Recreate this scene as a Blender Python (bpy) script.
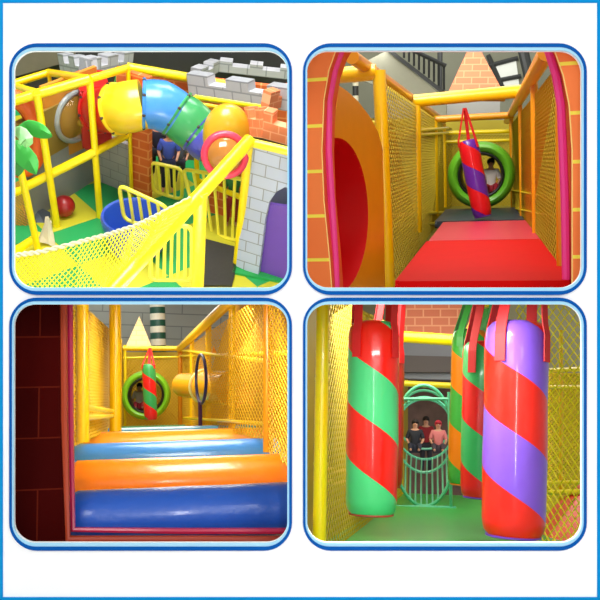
import bpy, bmesh, math, random
from mathutils import Vector, Matrix
random.seed(7)
for o in list(bpy.data.objects): bpy.data.objects.remove(o)
SC = bpy.context.scene
COL = SC.collection
PI = math.pi
V = Vector

# ------------------------------------------------------------------ camera, world, lights, exposure
F = 800.0                      # focal length in pixels of the 600 px frame
CAM = V((0, 0, 1.72))
cd = bpy.data.cameras.new('camera'); cam = bpy.data.objects.new('camera', cd); COL.objects.link(cam)
cam.location = CAM; cam.rotation_euler = (PI/2, 0, 0)
cd.sensor_width = 36; cd.lens = 36*F/600; cd.clip_end = 200; cd.clip_start = .05
SC.camera = cam
w = bpy.data.worlds.new('world'); SC.world = w; w.use_nodes = True
bg = w.node_tree.nodes['Background']; bg.inputs[0].default_value = (.98, .99, 1.0, 1); bg.inputs[1].default_value = .45
SC.view_settings.view_transform = 'Standard'; SC.view_settings.look = 'None'
SC.view_settings.gamma = 1; SC.view_settings.exposure = 0.0
SC.view_settings.use_curve_mapping = False
def area(name, loc, target, size, power, color=(1, 1, 1), sizey=None):
    d = bpy.data.lights.new(name, 'AREA'); d.energy = power; d.color = color
    d.shape = 'RECTANGLE'; d.size = size; d.size_y = sizey or size
    o = bpy.data.objects.new(name, d); COL.objects.link(o); o.location = loc
    o.rotation_euler = (V(target)-V(loc)).to_track_quat('-Z', 'Y').to_euler()
    return o
area('wall_fill_left', (-2.6, -1.0, 4.4), (0, 4.5, 1.6), 2.2, 112)  # added unseen light, whitens the front wall from the left
area('wall_fill_right', (2.6, -1.0, 4.4), (0, 4.5, 1.6), 2.2, 112)  # its added twin on the right, also unseen
area('flash_fill', (.35, -.2, 2.0), (.2, 4.5, 1.5), .16, 42, (1, 1, 1), 1.5)  # added flash-like strip near the camera for upright highlights

# ------------------------------------------------------------------ rooms: one rigid orientation each
class Room:
    def __init__(s, vx, vy, pitch=None):
        dx, dz = (vx-300)/F, (300-vy)/F
        yaw = -math.atan(dx); p = math.atan(dz/math.sqrt(1+dx*dx)) if pitch is None else pitch
        s.R = Matrix.Rotation(yaw, 3, 'Z') @ Matrix.Rotation(p, 3, 'X')
        s.M = Matrix.Translation(CAM) @ s.R.to_4x4()
    def ray(s, px, py): return s.R.transposed() @ V(((px-300)/F, 1, (300-py)/F))
    def P(s, px, py, d): r = s.ray(px, py); return r*(d/r.y)
    def Z(s, px, py, z): r = s.ray(px, py); return r*(z/r.z)
class Gal:                     # the gallery wall itself: plain world axes
    M = Matrix.Translation(CAM)
    def P(s, px, py, d): return V(((px-300)/F, 1, (300-py)/F))*d
RM = None                      # current room
def P(px, py, d): return RM.P(px, py, d)
def Z(px, py, z): return RM.Z(px, py, z)
def room_light(name, loc, target, size, power, color=(1, 1, 1), sizey=None):
    return area(name, RM.M @ V(loc), RM.M @ V(target), size, power, color, sizey)

# ------------------------------------------------------------------ materials
MATS = {}
def mat(name, c, rough=.5, spec=.5, metal=0, coat=0, noise=0, nscale=6, bump=0, alpha=1):
    if name in MATS: return MATS[name]
    m = bpy.data.materials.new(name); m.use_nodes = True; nt = m.node_tree; b = nt.nodes['Principled BSDF']
    c = [((v/255)/12.92 if v/255 <= .04045 else ((v/255+.055)/1.055)**2.4) for v in c]
    b.inputs['Base Color'].default_value = (*c, 1); b.inputs['Roughness'].default_value = rough
    b.inputs['Specular IOR Level'].default_value = spec; b.inputs['Metallic'].default_value = metal
    b.inputs['Coat Weight'].default_value = coat; b.inputs['Coat Roughness'].default_value = .12
    tc = nt.nodes.new('ShaderNodeTexCoord')
    n = nt.nodes.new('ShaderNodeTexNoise'); n.inputs['Scale'].default_value = nscale; n.inputs['Detail'].default_value = 4
    nt.links.new(tc.outputs['Object'], n.inputs['Vector'])
    if noise:
        mx = nt.nodes.new('ShaderNodeMix'); mx.data_type = 'RGBA'
        mx.inputs[6].default_value = (*[v*(1-noise) for v in c], 1); mx.inputs[7].default_value = (*[min(1, v*(1+noise)) for v in c], 1)
        nt.links.new(n.outputs['Fac'], mx.inputs[0]); nt.links.new(mx.outputs[2], b.inputs['Base Color'])
    if bump:
        bp = nt.nodes.new('ShaderNodeBump'); bp.inputs['Strength'].default_value = bump; bp.inputs['Distance'].default_value = .02
        nt.links.new(n.outputs['Fac'], bp.inputs['Height']); nt.links.new(bp.outputs[0], b.inputs['Normal'])
    MATS[name] = m; return m
def lin(c): return [((v/255)/12.92 if v/255 <= .04045 else ((v/255+.055)/1.055)**2.4) for v in c]
def brick(name, c1, c2, cm, bw, bh, mortar=.01, rough=.6, offset=.5, spec=.4):
    if name in MATS: return MATS[name]
    m = bpy.data.materials.new(name); m.use_nodes = True; nt = m.node_tree; b = nt.nodes['Principled BSDF']
    b.inputs['Roughness'].default_value = rough; b.inputs['Specular IOR Level'].default_value = spec
    uv = nt.nodes.new('ShaderNodeUVMap'); uv.uv_map = 'UVMap'
    t = nt.nodes.new('ShaderNodeTexBrick'); t.offset = offset
    t.inputs['Color1'].default_value = (*lin(c1), 1); t.inputs['Color2'].default_value = (*lin(c2), 1); t.inputs['Mortar'].default_value = (*lin(cm), 1)
    t.inputs['Scale'].default_value = 1; t.inputs['Brick Width'].default_value = bw; t.inputs['Row Height'].default_value = bh
    t.inputs['Mortar Size'].default_value = mortar; t.inputs['Mortar Smooth'].default_value = .2
    nt.links.new(uv.outputs[0], t.inputs['Vector']); nt.links.new(t.outputs['Color'], b.inputs['Base Color'])
    MATS[name] = m; return m
def checker(name, c1, c2, scale, rot):
    m = bpy.data.materials.new(name); m.use_nodes = True; nt = m.node_tree; b = nt.nodes['Principled BSDF']
    b.inputs['Roughness'].default_value = .45
    uv = nt.nodes.new('ShaderNodeUVMap'); uv.uv_map = 'UVMap'
    mp = nt.nodes.new('ShaderNodeMapping'); mp.inputs['Rotation'].default_value = (0, 0, rot); mp.inputs['Scale'].default_value = (scale, scale, 1)
    t = nt.nodes.new('ShaderNodeTexChecker'); t.inputs['Scale'].default_value = 1
    t.inputs['Color1'].default_value = (*lin(c1), 1); t.inputs['Color2'].default_value = (*lin(c2), 1)
    nt.links.new(uv.outputs[0], mp.inputs[0]); nt.links.new(mp.outputs[0], t.inputs[0]); nt.links.new(t.outputs['Color'], b.inputs['Base Color'])
    return m
def spiral(name, c1, c2, phase, turns=1, sgn=1):
    m = bpy.data.materials.new(name); m.use_nodes = True; nt = m.node_tree; b = nt.nodes['Principled BSDF']
    b.inputs['Roughness'].default_value = .3; b.inputs['Specular IOR Level'].default_value = .3; b.inputs['Coat Weight'].default_value = .45; b.inputs['Coat Roughness'].default_value = .08
    uv = nt.nodes.new('ShaderNodeUVMap'); uv.uv_map = 'UVMap'
    sp = nt.nodes.new('ShaderNodeSeparateXYZ'); nt.links.new(uv.outputs[0], sp.inputs[0])
    a = nt.nodes.new('ShaderNodeMath'); a.operation = 'MULTIPLY'; a.inputs[1].default_value = sgn*turns; nt.links.new(sp.outputs[0], a.inputs[0])
    s = nt.nodes.new('ShaderNodeMath'); s.operation = 'ADD'; nt.links.new(a.outputs[0], s.inputs[0]); nt.links.new(sp.outputs[1], s.inputs[1])
    s2 = nt.nodes.new('ShaderNodeMath'); s2.operation = 'ADD'; s2.inputs[1].default_value = phase; nt.links.new(s.outputs[0], s2.inputs[0])
    f = nt.nodes.new('ShaderNodeMath'); f.operation = 'FRACT'; nt.links.new(s2.outputs[0], f.inputs[0])
    g = nt.nodes.new('ShaderNodeMath'); g.operation = 'GREATER_THAN'; g.inputs[1].default_value = .5; nt.links.new(f.outputs[0], g.inputs[0])
    mx = nt.nodes.new('ShaderNodeMix'); mx.data_type = 'RGBA'; mx.inputs[6].default_value = (*lin(c1), 1); mx.inputs[7].default_value = (*lin(c2), 1)
    nt.links.new(g.outputs[0], mx.inputs[0]); nt.links.new(mx.outputs[2], b.inputs['Base Color'])
    n = nt.nodes.new('ShaderNodeTexNoise'); n.inputs['Scale'].default_value = 9; tc = nt.nodes.new('ShaderNodeTexCoord'); nt.links.new(tc.outputs['Object'], n.inputs['Vector'])
    bp = nt.nodes.new('ShaderNodeBump'); bp.inputs['Strength'].default_value = .25; bp.inputs['Distance'].default_value = .02
    nt.links.new(n.outputs['Fac'], bp.inputs['Height']); nt.links.new(bp.outputs[0], b.inputs['Normal'])
    return m
def stripes(name, c1, c2, period):
    m = bpy.data.materials.new(name); m.use_nodes = True; nt = m.node_tree; b = nt.nodes['Principled BSDF']; b.inputs['Roughness'].default_value = .5
    uv = nt.nodes.new('ShaderNodeUVMap'); uv.uv_map = 'UVMap'
    sp = nt.nodes.new('ShaderNodeSeparateXYZ'); nt.links.new(uv.outputs[0], sp.inputs[0])
    a = nt.nodes.new('ShaderNodeMath'); a.operation = 'DIVIDE'; a.inputs[1].default_value = period; nt.links.new(sp.outputs[1], a.inputs[0])
    f = nt.nodes.new('ShaderNodeMath'); f.operation = 'FRACT'; nt.links.new(a.outputs[0], f.inputs[0])
    g = nt.nodes.new('ShaderNodeMath'); g.operation = 'GREATER_THAN'; g.inputs[1].default_value = .5; nt.links.new(f.outputs[0], g.inputs[0])
    mx = nt.nodes.new('ShaderNodeMix'); mx.data_type = 'RGBA'; mx.inputs[6].default_value = (*lin(c1), 1); mx.inputs[7].default_value = (*lin(c2), 1)
    nt.links.new(g.outputs[0], mx.inputs[0]); nt.links.new(mx.outputs[2], b.inputs['Base Color'])
    return m
def glass(name, c=(255, 230, 200), a=.25):
    m = bpy.data.materials.new(name); m.use_nodes = True; nt = m.node_tree; b = nt.nodes['Principled BSDF']
    b.inputs['Base Color'].default_value = (*lin(c), 1); b.inputs['Roughness'].default_value = .08
    b.inputs['Alpha'].default_value = a; return m

YEL = mat('yellow_foam_sleeve', (250, 222, 0), .32, coat=.3)
GOLD = mat('golden_foam_sleeve', (250, 200, 0), .32, coat=.3)
AMBER = mat('amber_foam_sleeve', (226, 146, 8), .35, coat=.3)
NETY = mat('yellow_net_cord', (232, 214, 30), .7)
NETO = mat('olive_net_cord', (192, 168, 16), .7)
NETG = mat('golden_net_cord', (226, 180, 24), .7)
NETB = mat('bright_yellow_net_cord', (250, 240, 40), .7)
RED = mat('red_vinyl', (196, 3, 0), .6, .08, coat=.0, noise=.05)
PINK = mat('magenta_rim', (240, 60, 150), .45)
GREENV = mat('green_vinyl', (60, 170, 70), .35, coat=.3, noise=.08)

# ------------------------------------------------------------------ object building
def link(name, bm, m, parent=None, origin=None, smooth=False):
    """bm is in room coordinates; origin = base point in room coordinates"""
    me = bpy.data.meshes.new(name)
    if not bm.loops.layers.uv: bm.loops.layers.uv.new('UVMap')
    if getattr(RM, 'quad', None):      # every room keeps to its own quarter behind the wall: left/right of and above/below the partitions
        sx, sz = RM.quad; Mi = RM.M.inverted(); Ri = Mi.to_3x3()
        for co, no in ((V((-.015+.015*sx, 0, 0)), V((sx, 0, 0))), (V((0, 0, CAM.z+(.03 if sz > 0 else -.02))), V((0, 0, sz)))):
            bmesh.ops.bisect_plane(bm, geom=bm.verts[:]+bm.edges[:]+bm.faces[:], plane_co=Mi @ co, plane_no=Ri @ no, clear_inner=True)
        if not bm.verts: bmesh.ops.create_grid(bm, x_segments=1, y_segments=1, size=.001); print('EMPTY', name)
    org = V(parent['org']) if parent is not None else (V(origin) if origin is not None else None)
    if org is None:
        org = V((0, 0, 0))
        for v in bm.verts: org += v.co
        org /= max(1, len(bm.verts))
        org.z = min(v.co.z for v in bm.verts)
    for v in bm.verts: v.co -= org
    bmesh.ops.recalc_face_normals(bm, faces=bm.faces)
    bm.to_mesh(me); bm.free()
    if smooth:
        for p in me.polygons: p.use_smooth = True
        try: me.set_sharp_from_angle(angle=math.radians(40))
        except Exception: pass
    me.materials.append(m)
    o = bpy.data.objects.new(name, me); COL.objects.link(o)
    if parent is not None:
        o.parent = parent; o['org'] = list(org)
    else:
        o.matrix_world = RM.M @ Matrix.Translation(org); o['org'] = list(org)
    return o
def tag(o, label=None, cat=None, group=None, kind=None):
    if label: o['label'] = label
    if cat: o['category'] = cat
    if group: o['group'] = group
    if kind: o['kind'] = kind
    return o
def thing(name, label, cat, org, group=None):
    o = bpy.data.objects.new(name, None); COL.objects.link(o); o.empty_display_size = .1
    o.matrix_world = RM.M @ Matrix.Translation(V(org)); o['org'] = list(org)
    return tag(o, label, cat, group)
def B(): return bmesh.new()
def UVL(bm): return bm.loops.layers.uv['UVMap'] if 'UVMap' in bm.loops.layers.uv.keys() else bm.loops.layers.uv.new('UVMap')
def basis(n):
    n = V(n).normalized(); a = V((0, 0, 1)) if abs(n.z) < .9 else V((1, 0, 0))
    u = n.cross(a).normalized(); return u, n.cross(u).normalized()
def tube(bm, pts, r, seg=12, closed=False, caps=True):
    pts = [V(p) for p in pts]; n = len(pts); rr = r if isinstance(r, (list, tuple)) else [r]*n
    rings = []; u = None
    for i, p in enumerate(pts):
        if closed: t = pts[(i+1) % n]-pts[i-1]
        else: t = pts[min(i+1, n-1)]-pts[max(i-1, 0)]
        t.normalize()
        if u is None: u, _ = basis(t)
        u = (u-t*u.dot(t)).normalized(); w_ = t.cross(u)
        rings.append([bm.verts.new(p+(u*math.cos(2*PI*k/seg)+w_*math.sin(2*PI*k/seg))*rr[i]) for k in range(seg)])
    for i in range(n if closed else n-1):
        a, b = rings[i], rings[(i+1) % n]
        for k in range(seg): bm.faces.new((a[k], a[(k+1) % seg], b[(k+1) % seg], b[k]))
    if caps and not closed: bm.faces.new(rings[0]); bm.faces.new(rings[-1])
    return bm
def ringpts(c, n, R, N=40, a0=0, a1=2*PI, ry=None, up=None):
    if up is None: u, v = basis(n)
    else: v = V(up).normalized(); u = V(n).normalized().cross(v)
    ry = ry or R; full = abs(a1-a0-2*PI) < 1e-6
    m = N if full else N+1
    return [V(c)+u*R*math.cos(a0+(a1-a0)*k/N)+v*ry*math.sin(a0+(a1-a0)*k/N) for k in range(m)]
def lathe(bm, p, axis, prof, seg=32, uvp=None, up=None):
    """prof: [(dist along axis, radius)]"""
    axis = V(axis).normalized(); u, v = basis(axis)
    if up is not None: u = (V(up)-axis*V(up).dot(axis)).normalized(); v = axis.cross(u)
    uvl = UVL(bm)
    rings = [[bm.verts.new(V(p)+axis*t+(u*math.cos(2*PI*k/seg)+v*math.sin(2*PI*k/seg))*max(r, 1e-4)) for k in range(seg)] for t, r in prof]
    for i in range(len(prof)-1):
        for k in range(seg):
            f = bm.faces.new((rings[i][k], rings[i][(k+1) % seg], rings[i+1][(k+1) % seg], rings[i+1][k]))
            cs = [(k, i), (k+1, i), (k+1, i+1), (k, i+1)]
            for l, (a, b) in zip(f.loops, cs): l[uvl].uv = (a/seg, prof[b][0]/(uvp or 1))
    return bm
def plate(bm, org, ux, uy, outer, holes=(), th=.02):
    """flat plate from 2D loops; back side at -normal*th ; uv in metres"""
    org, ux, uy = V(org), V(ux).normalized(), V(uy).normalized(); n = ux.cross(uy).normalized()
    uvl = UVL(bm)
    for off in (0, -th):
        es = []
        for loop in (outer, *holes):
            vs = [bm.verts.new(org+ux*a+uy*b+n*off) for a, b in loop]
            es.append([bm.edges.new((vs[i], vs[(i+1) % len(vs)])) for i in range(len(vs))])
            if off == 0: 
                if loop is outer: front = []
                front.append(vs)
            else:
                fv = front.pop(0)
                for i in range(len(vs)):
                    j = (i+1) % len(vs); bm.faces.new((fv[i], fv[j], vs[j], vs[i]))
        bmesh.ops.triangle_fill(bm, use_beauty=True, use_dissolve=False, edges=[e for l in es for e in l])
    bm.faces.ensure_lookup_table()
    for f in bm.faces:
        for l in f.loops:
            d = l.vert.co-org; l[uvl].uv = (d.dot(ux), d.dot(uy)) if abs(f.normal.dot(n)) > -1 else (0, 0)
    return bm
def box(bm, c, s, ux=(1, 0, 0), uy=(0, 1, 0)):
    """centre c, size s, along ux, uy, ux x uy ; uv per face in metres"""
    ux, uy = V(ux).normalized(), V(uy).normalized(); uz = ux.cross(uy)
    uvl = UVL(bm); A = (ux, uy, uz); vs = {}
    for i in (-1, 1):
        for j in (-1, 1):
            for k in (-1, 1): vs[i, j, k] = bm.verts.new(V(c)+ux*i*s[0]/2+uy*j*s[1]/2+uz*k*s[2]/2)
    for ax in range(3):
        for sg in (-1, 1):
            q = []
            for a, b in ((-1, -1), (1, -1), (1, 1), (-1, 1)):
                t = [a, b]; t.insert(ax, sg); q.append((vs[tuple(t)], t))
            f = bm.faces.new([x[0] for x in q])
            o = [i for i in range(3) if i != ax]
            for l, x in zip(f.loops, q): l[uvl].uv = (x[1][o[0]]*s[o[0]]/2+.3*ax, x[1][o[1]]*s[o[1]]/2)
    return bm
def quadslab(bm, a, b, c, d, th):
    """slab through four corners (room coords), thickness away from camera"""
    a, b, c, d = map(V, (a, b, c, d)); n = (b-a).cross(d-a).normalized()
    if n.dot(a) < 0: n = -n
    uvl = UVL(bm)
    f0 = [bm.verts.new(p) for p in (a, b, c, d)]; f1 = [bm.verts.new(p+n*th) for p in (a, b, c, d)]
    faces = [bm.faces.new(f0), bm.faces.new(f1[::-1])]+[bm.faces.new((f0[i], f1[i], f1[(i+1) % 4], f0[(i+1) % 4])) for i in range(4)]
    ux = (b-a).normalized(); uy = (d-a); uy = (uy-ux*uy.dot(ux)).normalized()
    for f in faces:
        for l in f.loops: l[uvl].uv = ((l.vert.co-a).dot(ux), (l.vert.co-a).dot(uy)+(l.vert.co-a).dot(n))
    return bm
def net(bm, a, b, c, d, nu, nv, r, sag=0):
    """diamond net across quad a-b-c-d made of thin cords"""
    a, b, c, d = map(V, (a, b, c, d)); nrm = (b-a).cross(d-a).normalized()
    def X(u, v): return a*(1-u)*(1-v)+b*u*(1-v)+c*u*v+d*(1-u)*v+nrm*sag*math.sin(PI*u)*math.sin(PI*v)
    for sg in (1, -1):
        ks = range(1, nu+nv) if sg == 1 else range(-nv+1, nu)
        for k in ks:
            pts = []
            for (u, v) in ((0, None), (1, None), (None, 0), (None, 1)):
                if u is None: u = (k-sg*v*nv)/nu
                else: v = sg*(k-u*nu)/nv
                if -1e-6 <= u <= 1+1e-6 and -1e-6 <= v <= 1+1e-6: pts.append((u, v))
            if len(pts) < 2: continue
            p, q = pts[0], max(pts, key=lambda t: (t[0]-pts[0][0])**2+(t[1]-pts[0][1])**2)
            if (p[0]-q[0])**2+(p[1]-q[1])**2 < 1e-8: continue
            m = 4 if sag else 1
            tube(bm, [X(p[0]+(q[0]-p[0])*t/m, p[1]+(q[1]-p[1])*t/m) for t in range(m+1)], r, 3, caps=False)
    return bm
def pole(parent, p, q, r, m=None, name='pole', joints=True):
    bm = B(); p, q = V(p), V(q); tube(bm, [p, q], r, 16)
    if joints:                  # sleeve seams
        L = (q-p).length; n = max(1, int(L/.9))
        for i in range(1, n+1):
            t = i/(n+1); c = p+(q-p)*t; e = (q-p).normalized()*r*.22
            tube(bm, [c-e, c+e], r*1.05, 16)
    return link(name, bm, m or YEL, parent, smooth=True)
def W(px, d): return px*d/F     # width in metres of px pixels at depth d
def person(label, base, h, top, bottom, hair, skin=(205, 150, 120), pose='stand', face=(0, -1)):
    """standing or sitting figure; base on what carries it, facing `face`"""
    t = thing('person', label, 'person', base); b = V(base); s = h/1.7
    fd = V((face[0], face[1], 0)).normalized(); sd = V((-fd.y, fd.x, 0))
    def L(x, y, z): return b+sd*x*s-fd*y*s+V((0, 0, z*s))
    sit = pose == 'sit'
    hz = .12 if sit else .9
    J = {'pel': (0, 0, hz), 'bel': (0, 0, hz+.2), 'che': (0, 0, hz+.42), 'nec': (0, 0, hz+.58), 'he1': (0, -.01, hz+.66), 'he2': (0, -.01, hz+.76)}
    E = [('pel', 'bel'), ('bel', 'che'), ('che', 'nec'), ('nec', 'he1'), ('he1', 'he2')]
    rad = {'pel': .15, 'bel': .125, 'che': .15, 'nec': .05, 'he1': .085, 'he2': .085}
    for k, g in (('l', -1), ('r', 1)):
        J['sh'+k] = (g*.18, 0, hz+.5); J['el'+k] = (g*.25, -.06, hz+.25); J['wr'+k] = (g*.2, -.25, hz+.15); J['ha'+k] = (g*.19, -.33, hz+.15)
        E += [('che', 'sh'+k), ('sh'+k, 'el'+k), ('el'+k, 'wr'+k), ('wr'+k, 'ha'+k)]
        rad.update({'sh'+k: .06, 'el'+k: .043, 'wr'+k: .03, 'ha'+k: .035})
        if sit: J['hi'+k] = (g*.1, 0, hz); J['kn'+k] = (g*.15, -.42, hz+.1); J['an'+k] = (g*.12, -.62, .06); J['to'+k] = (g*.12, -.78, .07)
        else: J['hi'+k] = (g*.1, 0, .86); J['kn'+k] = (g*.11, -.02, .48); J['an'+k] = (g*.12, 0, .07); J['to'+k] = (g*.13, -.16, .035)
        E += [('pel', 'hi'+k), ('hi'+k, 'kn'+k), ('kn'+k, 'an'+k), ('an'+k, 'to'+k)]
        rad.update({'hi'+k: .09, 'kn'+k: .06, 'an'+k: .04, 'to'+k: .03})
    def skinmesh(name, keys, m, grow):
        ks = [k for k in J if k in keys]; me = bpy.data.meshes.new(name)
        org = V(t['org'])
        me.from_pydata([L(*J[k])-org for k in ks], [(ks.index(a), ks.index(c)) for a, c in E if a in ks and c in ks], [])
        me.materials.append(m); o = bpy.data.objects.new(name, me); COL.objects.link(o); o.parent = t
        md = o.modifiers.new('skin', 'SKIN'); md.use_smooth_shade = True
        for i, k in enumerate(ks):
            sv = me.skin_vertices[0].data[i]; r = (rad[k]+grow)*s; sv.radius = (r, r); sv.use_root = (i == 0)
        sb = o.modifiers.new('sub', 'SUBSURF'); sb.levels = 1; sb.render_levels = 2
        return o
    tn = label.split()[0]
    skinmesh('body', set(J), mat('skin_%d' % skin[0], skin, .55), 0)
    skinmesh('shirt', {'pel', 'bel', 'che', 'shl', 'shr', 'ell', 'elr'}, mat('cloth_%d_%d_%d' % top, top, .8), .022)
    skinmesh('trousers', {'pel', 'hil', 'hir', 'knl', 'knr', 'anl', 'anr'}, mat('cloth_%d_%d_%d' % bottom, bottom, .8), .016)
    bm = B(); hc = L(0, .012, hz+.755); bmesh.ops.create_uvsphere(bm, u_segments=16, v_segments=10, radius=.112*s)
    for v in bm.verts:
        v.co = V((v.co.x, v.co.y, v.co.z*1.08)); 
        if v.co.dot(fd) > .04*s and v.co.z < .035*s: v.co -= fd*(v.co.dot(fd)-.02*s)
        v.co += hc
    link('hair', bm, mat('hair_%d_%d_%d' % hair, hair, .7), t, smooth=True)
    for g in (-1, 1):
        bm = B(); c = L(g*.035, -.095, hz+.735); bmesh.ops.create_uvsphere(bm, u_segments=8, v_segments=6, radius=.014*s, matrix=Matrix.Translation(c))
        link('eye', bm, mat('eye_dark', (25, 20, 18), .3), t)
    bm = B(); tube(bm, [L(0, -.085, hz+.73), L(0, -.118, hz+.7)], [.008*s, .018*s], 8); link('nose', bm, MATS['skin_%d' % skin[0]], t)
    bm = B(); tube(bm, [L(-.025, -.1, hz+.668), L(0, -.106, hz+.664), L(.025, -.1, hz+.668)], .006*s, 6); link('mouth', bm, mat('lips', (170, 70, 70), .5), t)
    return t

# ================================================================== THE DISPLAY WALL
RM = Gal()
WD = 4.5; k = WD/F
def wx(px): return (px-300)*k
def wz(py): return (300-py)*k
def rrect(x0, y0, x1, y1, r, n=10):
    pts = []
    for cx, cy, a in ((x1-r, y0+r, -90), (x1-r, y1-r, 0), (x0+r, y1-r, 90), (x0+r, y0+r, 180)):
        for i in range(n+1):
            t = math.radians(a+90*i/n); pts.append((wx(cx+r*math.cos(t)), wz(cy+r*math.sin(t))))
    return pts
WIN = {'tl': (15, 52, 286.5, 286.5), 'tr': (308, 52, 580.5, 286.5), 'bl': (15, 305.5, 286.5, 541.5), 'br': (308, 305.5, 580.5, 541.5)}
white = mat('white_painted_wall', (252, 252, 252), .75, .2, noise=.01)
bm = B()
plate(bm, (0, WD, 0), (1, 0, 0), (0, 0, 1), [(wx(-260), wz(-180)), (wx(860), wz(-180)), (wx(860), wz(605.7)), (wx(-260), wz(605.7))],
      [rrect(*[v+s*1 for v, s in zip(WIN[q], (-1, -1, 1, 1))], 21) for q in WIN], th=.02)
tag(link('wall_front', bm, white), kind='structure')
blue = mat('blue_frame_paint', (0, 84, 164), .7, .1); pale = mat('pale_blue_frame_paint', (168, 220, 242), .7, .1)
for i, (q, (x0, y0, x1, y1)) in enumerate(WIN.items()):
    t = thing('window_%d' % (i+1), None, None, (wx((x0+x1)/2), WD, wz(y1))); t['kind'] = 'structure'
    bm = B(); plate(bm, (0, WD-.014, 0), (1, 0, 0), (0, 0, 1), rrect(x0-5, y0-8, x1+5.5, y1+8.5, 28), [rrect(x0-2.6, y0-4.4, x1+2.8, y1+4.6, 24)], th=.014)
    link('outer_frame', bm, blue, t)
    bm = B(); plate(bm, (0, WD-.008, 0), (1, 0, 0), (0, 0, 1), rrect(x0-2.7, y0-4.5, x1+2.9, y1+4.7, 24), [rrect(x0-.8, y0-1.2, x1+.8, y1+1.2, 20.5)], th=.008)
    link('inner_frame', bm, pale, t)
trimb = mat('sky_blue_trim_paint', (2, 138, 206), .8, .1)
for i, (x0, y0, x1, y1) in enumerate(((-3, -3, 3, 603), (597, -3, 603, 603), (3, -3, 597, 3), (3, 597, 597, 603))):
    bm = B(); plate(bm, (0, WD-.006, 0), (1, 0, 0), (0, 0, 1), [(wx(x0), wz(y0)), (wx(x1), wz(y0)), (wx(x1), wz(y1)), (wx(x0), wz(y1))], th=.006)
    tag(link('trim_%d' % (i+1), bm, trimb), kind='structure')
part_white = mat('partition_white', (205, 205, 200), .8, .2)
bm = B(); box(bm, (-.012, 4.53+13.5, .9), (.012, 27, 5.2)); tag(link('wall_partition', bm, part_white), kind='structure')
bm = B(); box(bm, (0, 4.53+13.5, .012), (9, 27, .012)); tag(link('ceiling', bm, part_white), kind='structure')
bm = B(); box(bm, (0, 2.0, -CAM.z-.05), (7, 5.1, .1))
tag(link('floor', bm, mat('pale_gallery_floor', (215, 215, 212), .6, noise=.04)), kind='structure')

# ================================================================== TOP RIGHT ROOM: corridor with the red slide
RM = R2 = Room(487, 165); RM.quad = (1, 1)
room_light('corridor_fill', (-.2, 7.5, 3.2), (0, 8.5, -1), 2.2, 80, (1, .93, .8))  # added unseen fills that brighten the corridor
room_light('corridor_fill', (-.3, 13, 3.6), (-.2, 14, -1), 3.0, 120, (1, .93, .8))
obrick = brick('orange_foam_brick', (255, 138, 66), (250, 128, 58), (255, 240, 80), .60, .283, .012, offset=.5)
# arched doorway of brick-patterned foam
d = 5.05
def arch_pts(px_l, px_r): return px_l + px_r
o0 = P(300, 300, d)
def pl(px, py, dd=d): q = P(px, py, dd); return (q.x, q.z)
left = [(333, 320), (329, 262), (323, 200), (321, 150), (323, 100), (328, 70), (335, 50), (347, 30), (375, 8)]
right = [(515, 8), (540, 28), (556, 52), (564, 75), (570, 105), (573, 150), (573, 262), (573, 320)]
t = thing('arched_doorway', 'orange brick-patterned padded doorway arch with yellow joints and magenta rim, around the red slide', 'doorway', P(322, 300, d))
bm = B(); plate(bm, (0, d, 0), (1, 0, 0), (0, 0, 1), [pl(*p) for p in [(285, 320)]+left+right+[(610, 320), (610, 0), (285, 0)]], th=.03)
link('brick_panel', bm, obrick, t)
bm = B(); tube(bm, [P(*p, d+.02) for p in left+right], .010, 6); link('edge_highlight', bm, mat('pale_yellow_highlight', (255, 226, 130), .5), t, smooth=True)  # highlight along the brick edge, drawn as a pale yellow tube
dark = mat('orange_red_reveal', (226, 82, 20), .5)
def shiftx(pts, c, dd): return [(c+(x-c)*dd, y) for x, y in pts]
bm = B(); a = [P(*p, d+.03) for p in left+right]; b = [v+V((0, .45, 0)) for v in a]
va = [bm.verts.new(v) for v in a]; vb = [bm.verts.new(v) for v in b]
vo = [bm.verts.new(v+V((s*.03, 0, .0))) for v, s in zip(b, [-1]*len(left)+[1]*len(right))]; vp = [bm.verts.new(v+V((s*.03, 0, 0))) for v, s in zip(a, [-1]*len(left)+[1]*len(right))]
for i in range(len(a)-1):
    for q in ((va, vb), (vb, vo), (vo, vp)): bm.faces.new((q[0][i], q[0][i+1], q[1][i+1], q[1][i]))
link('inner_lining', bm, dark, t)
rimp = [(337, 320), (335, 262), (331, 200), (328, 150), (328.5, 100), (334, 70), (341, 50), (353, 30), (378, 8)]
rimq = [(512, 8), (536, 28), (549, 52), (556, 75), (561, 105), (563, 150), (565, 200), (566, 262), (567, 320)]
bm = B(); tube(bm, [P(*p, d+.2) for p in rimp+rimq], .026, 8); link('rim', bm, PINK, t, smooth=True)

# frame of the corridor
t = thing('play_structure', 'golden padded post-and-net frame on both sides of the red slide', 'climbing frame', (-1.0, 7.7, -.9))
XL, XR, ZT, FZ = -1.0, .52, .9, -.95
def spot(X, d_): return X, d_
for px, dd, wd in ((384, 7.7, 13), (416.5, 11.3, 8.5), (434.5, 15, 6), (443.5, 18, 5)):
    lean = (384-378)/96 if px == 384 else .01
    top = P(px-(5 if px == 384 else 0), 165-ZT*F/dd-1, dd); bot = P(px+(5 if px == 384 else 1), 165-(FZ-(.27 if px == 384 else 0))*F/dd, dd)
    pole(t, bot, top, W(wd, dd)/2, GOLD)
for px, dd, wd in ((558, 5.95, 6), (534, 8.85, 7), (520, 12, 4), (511, 16, 4)):
    top = P(px, 165-(ZT+.05)*F/dd, dd); bot = P(px+2, 165-FZ*F/dd, dd)
    pole(t, bot, top, W(wd, dd)/2, AMBER)
def rail(t, a, b, r, m=None, name='rail', joints=False): return pole(t, a, b, r, m, name, joints)
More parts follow.
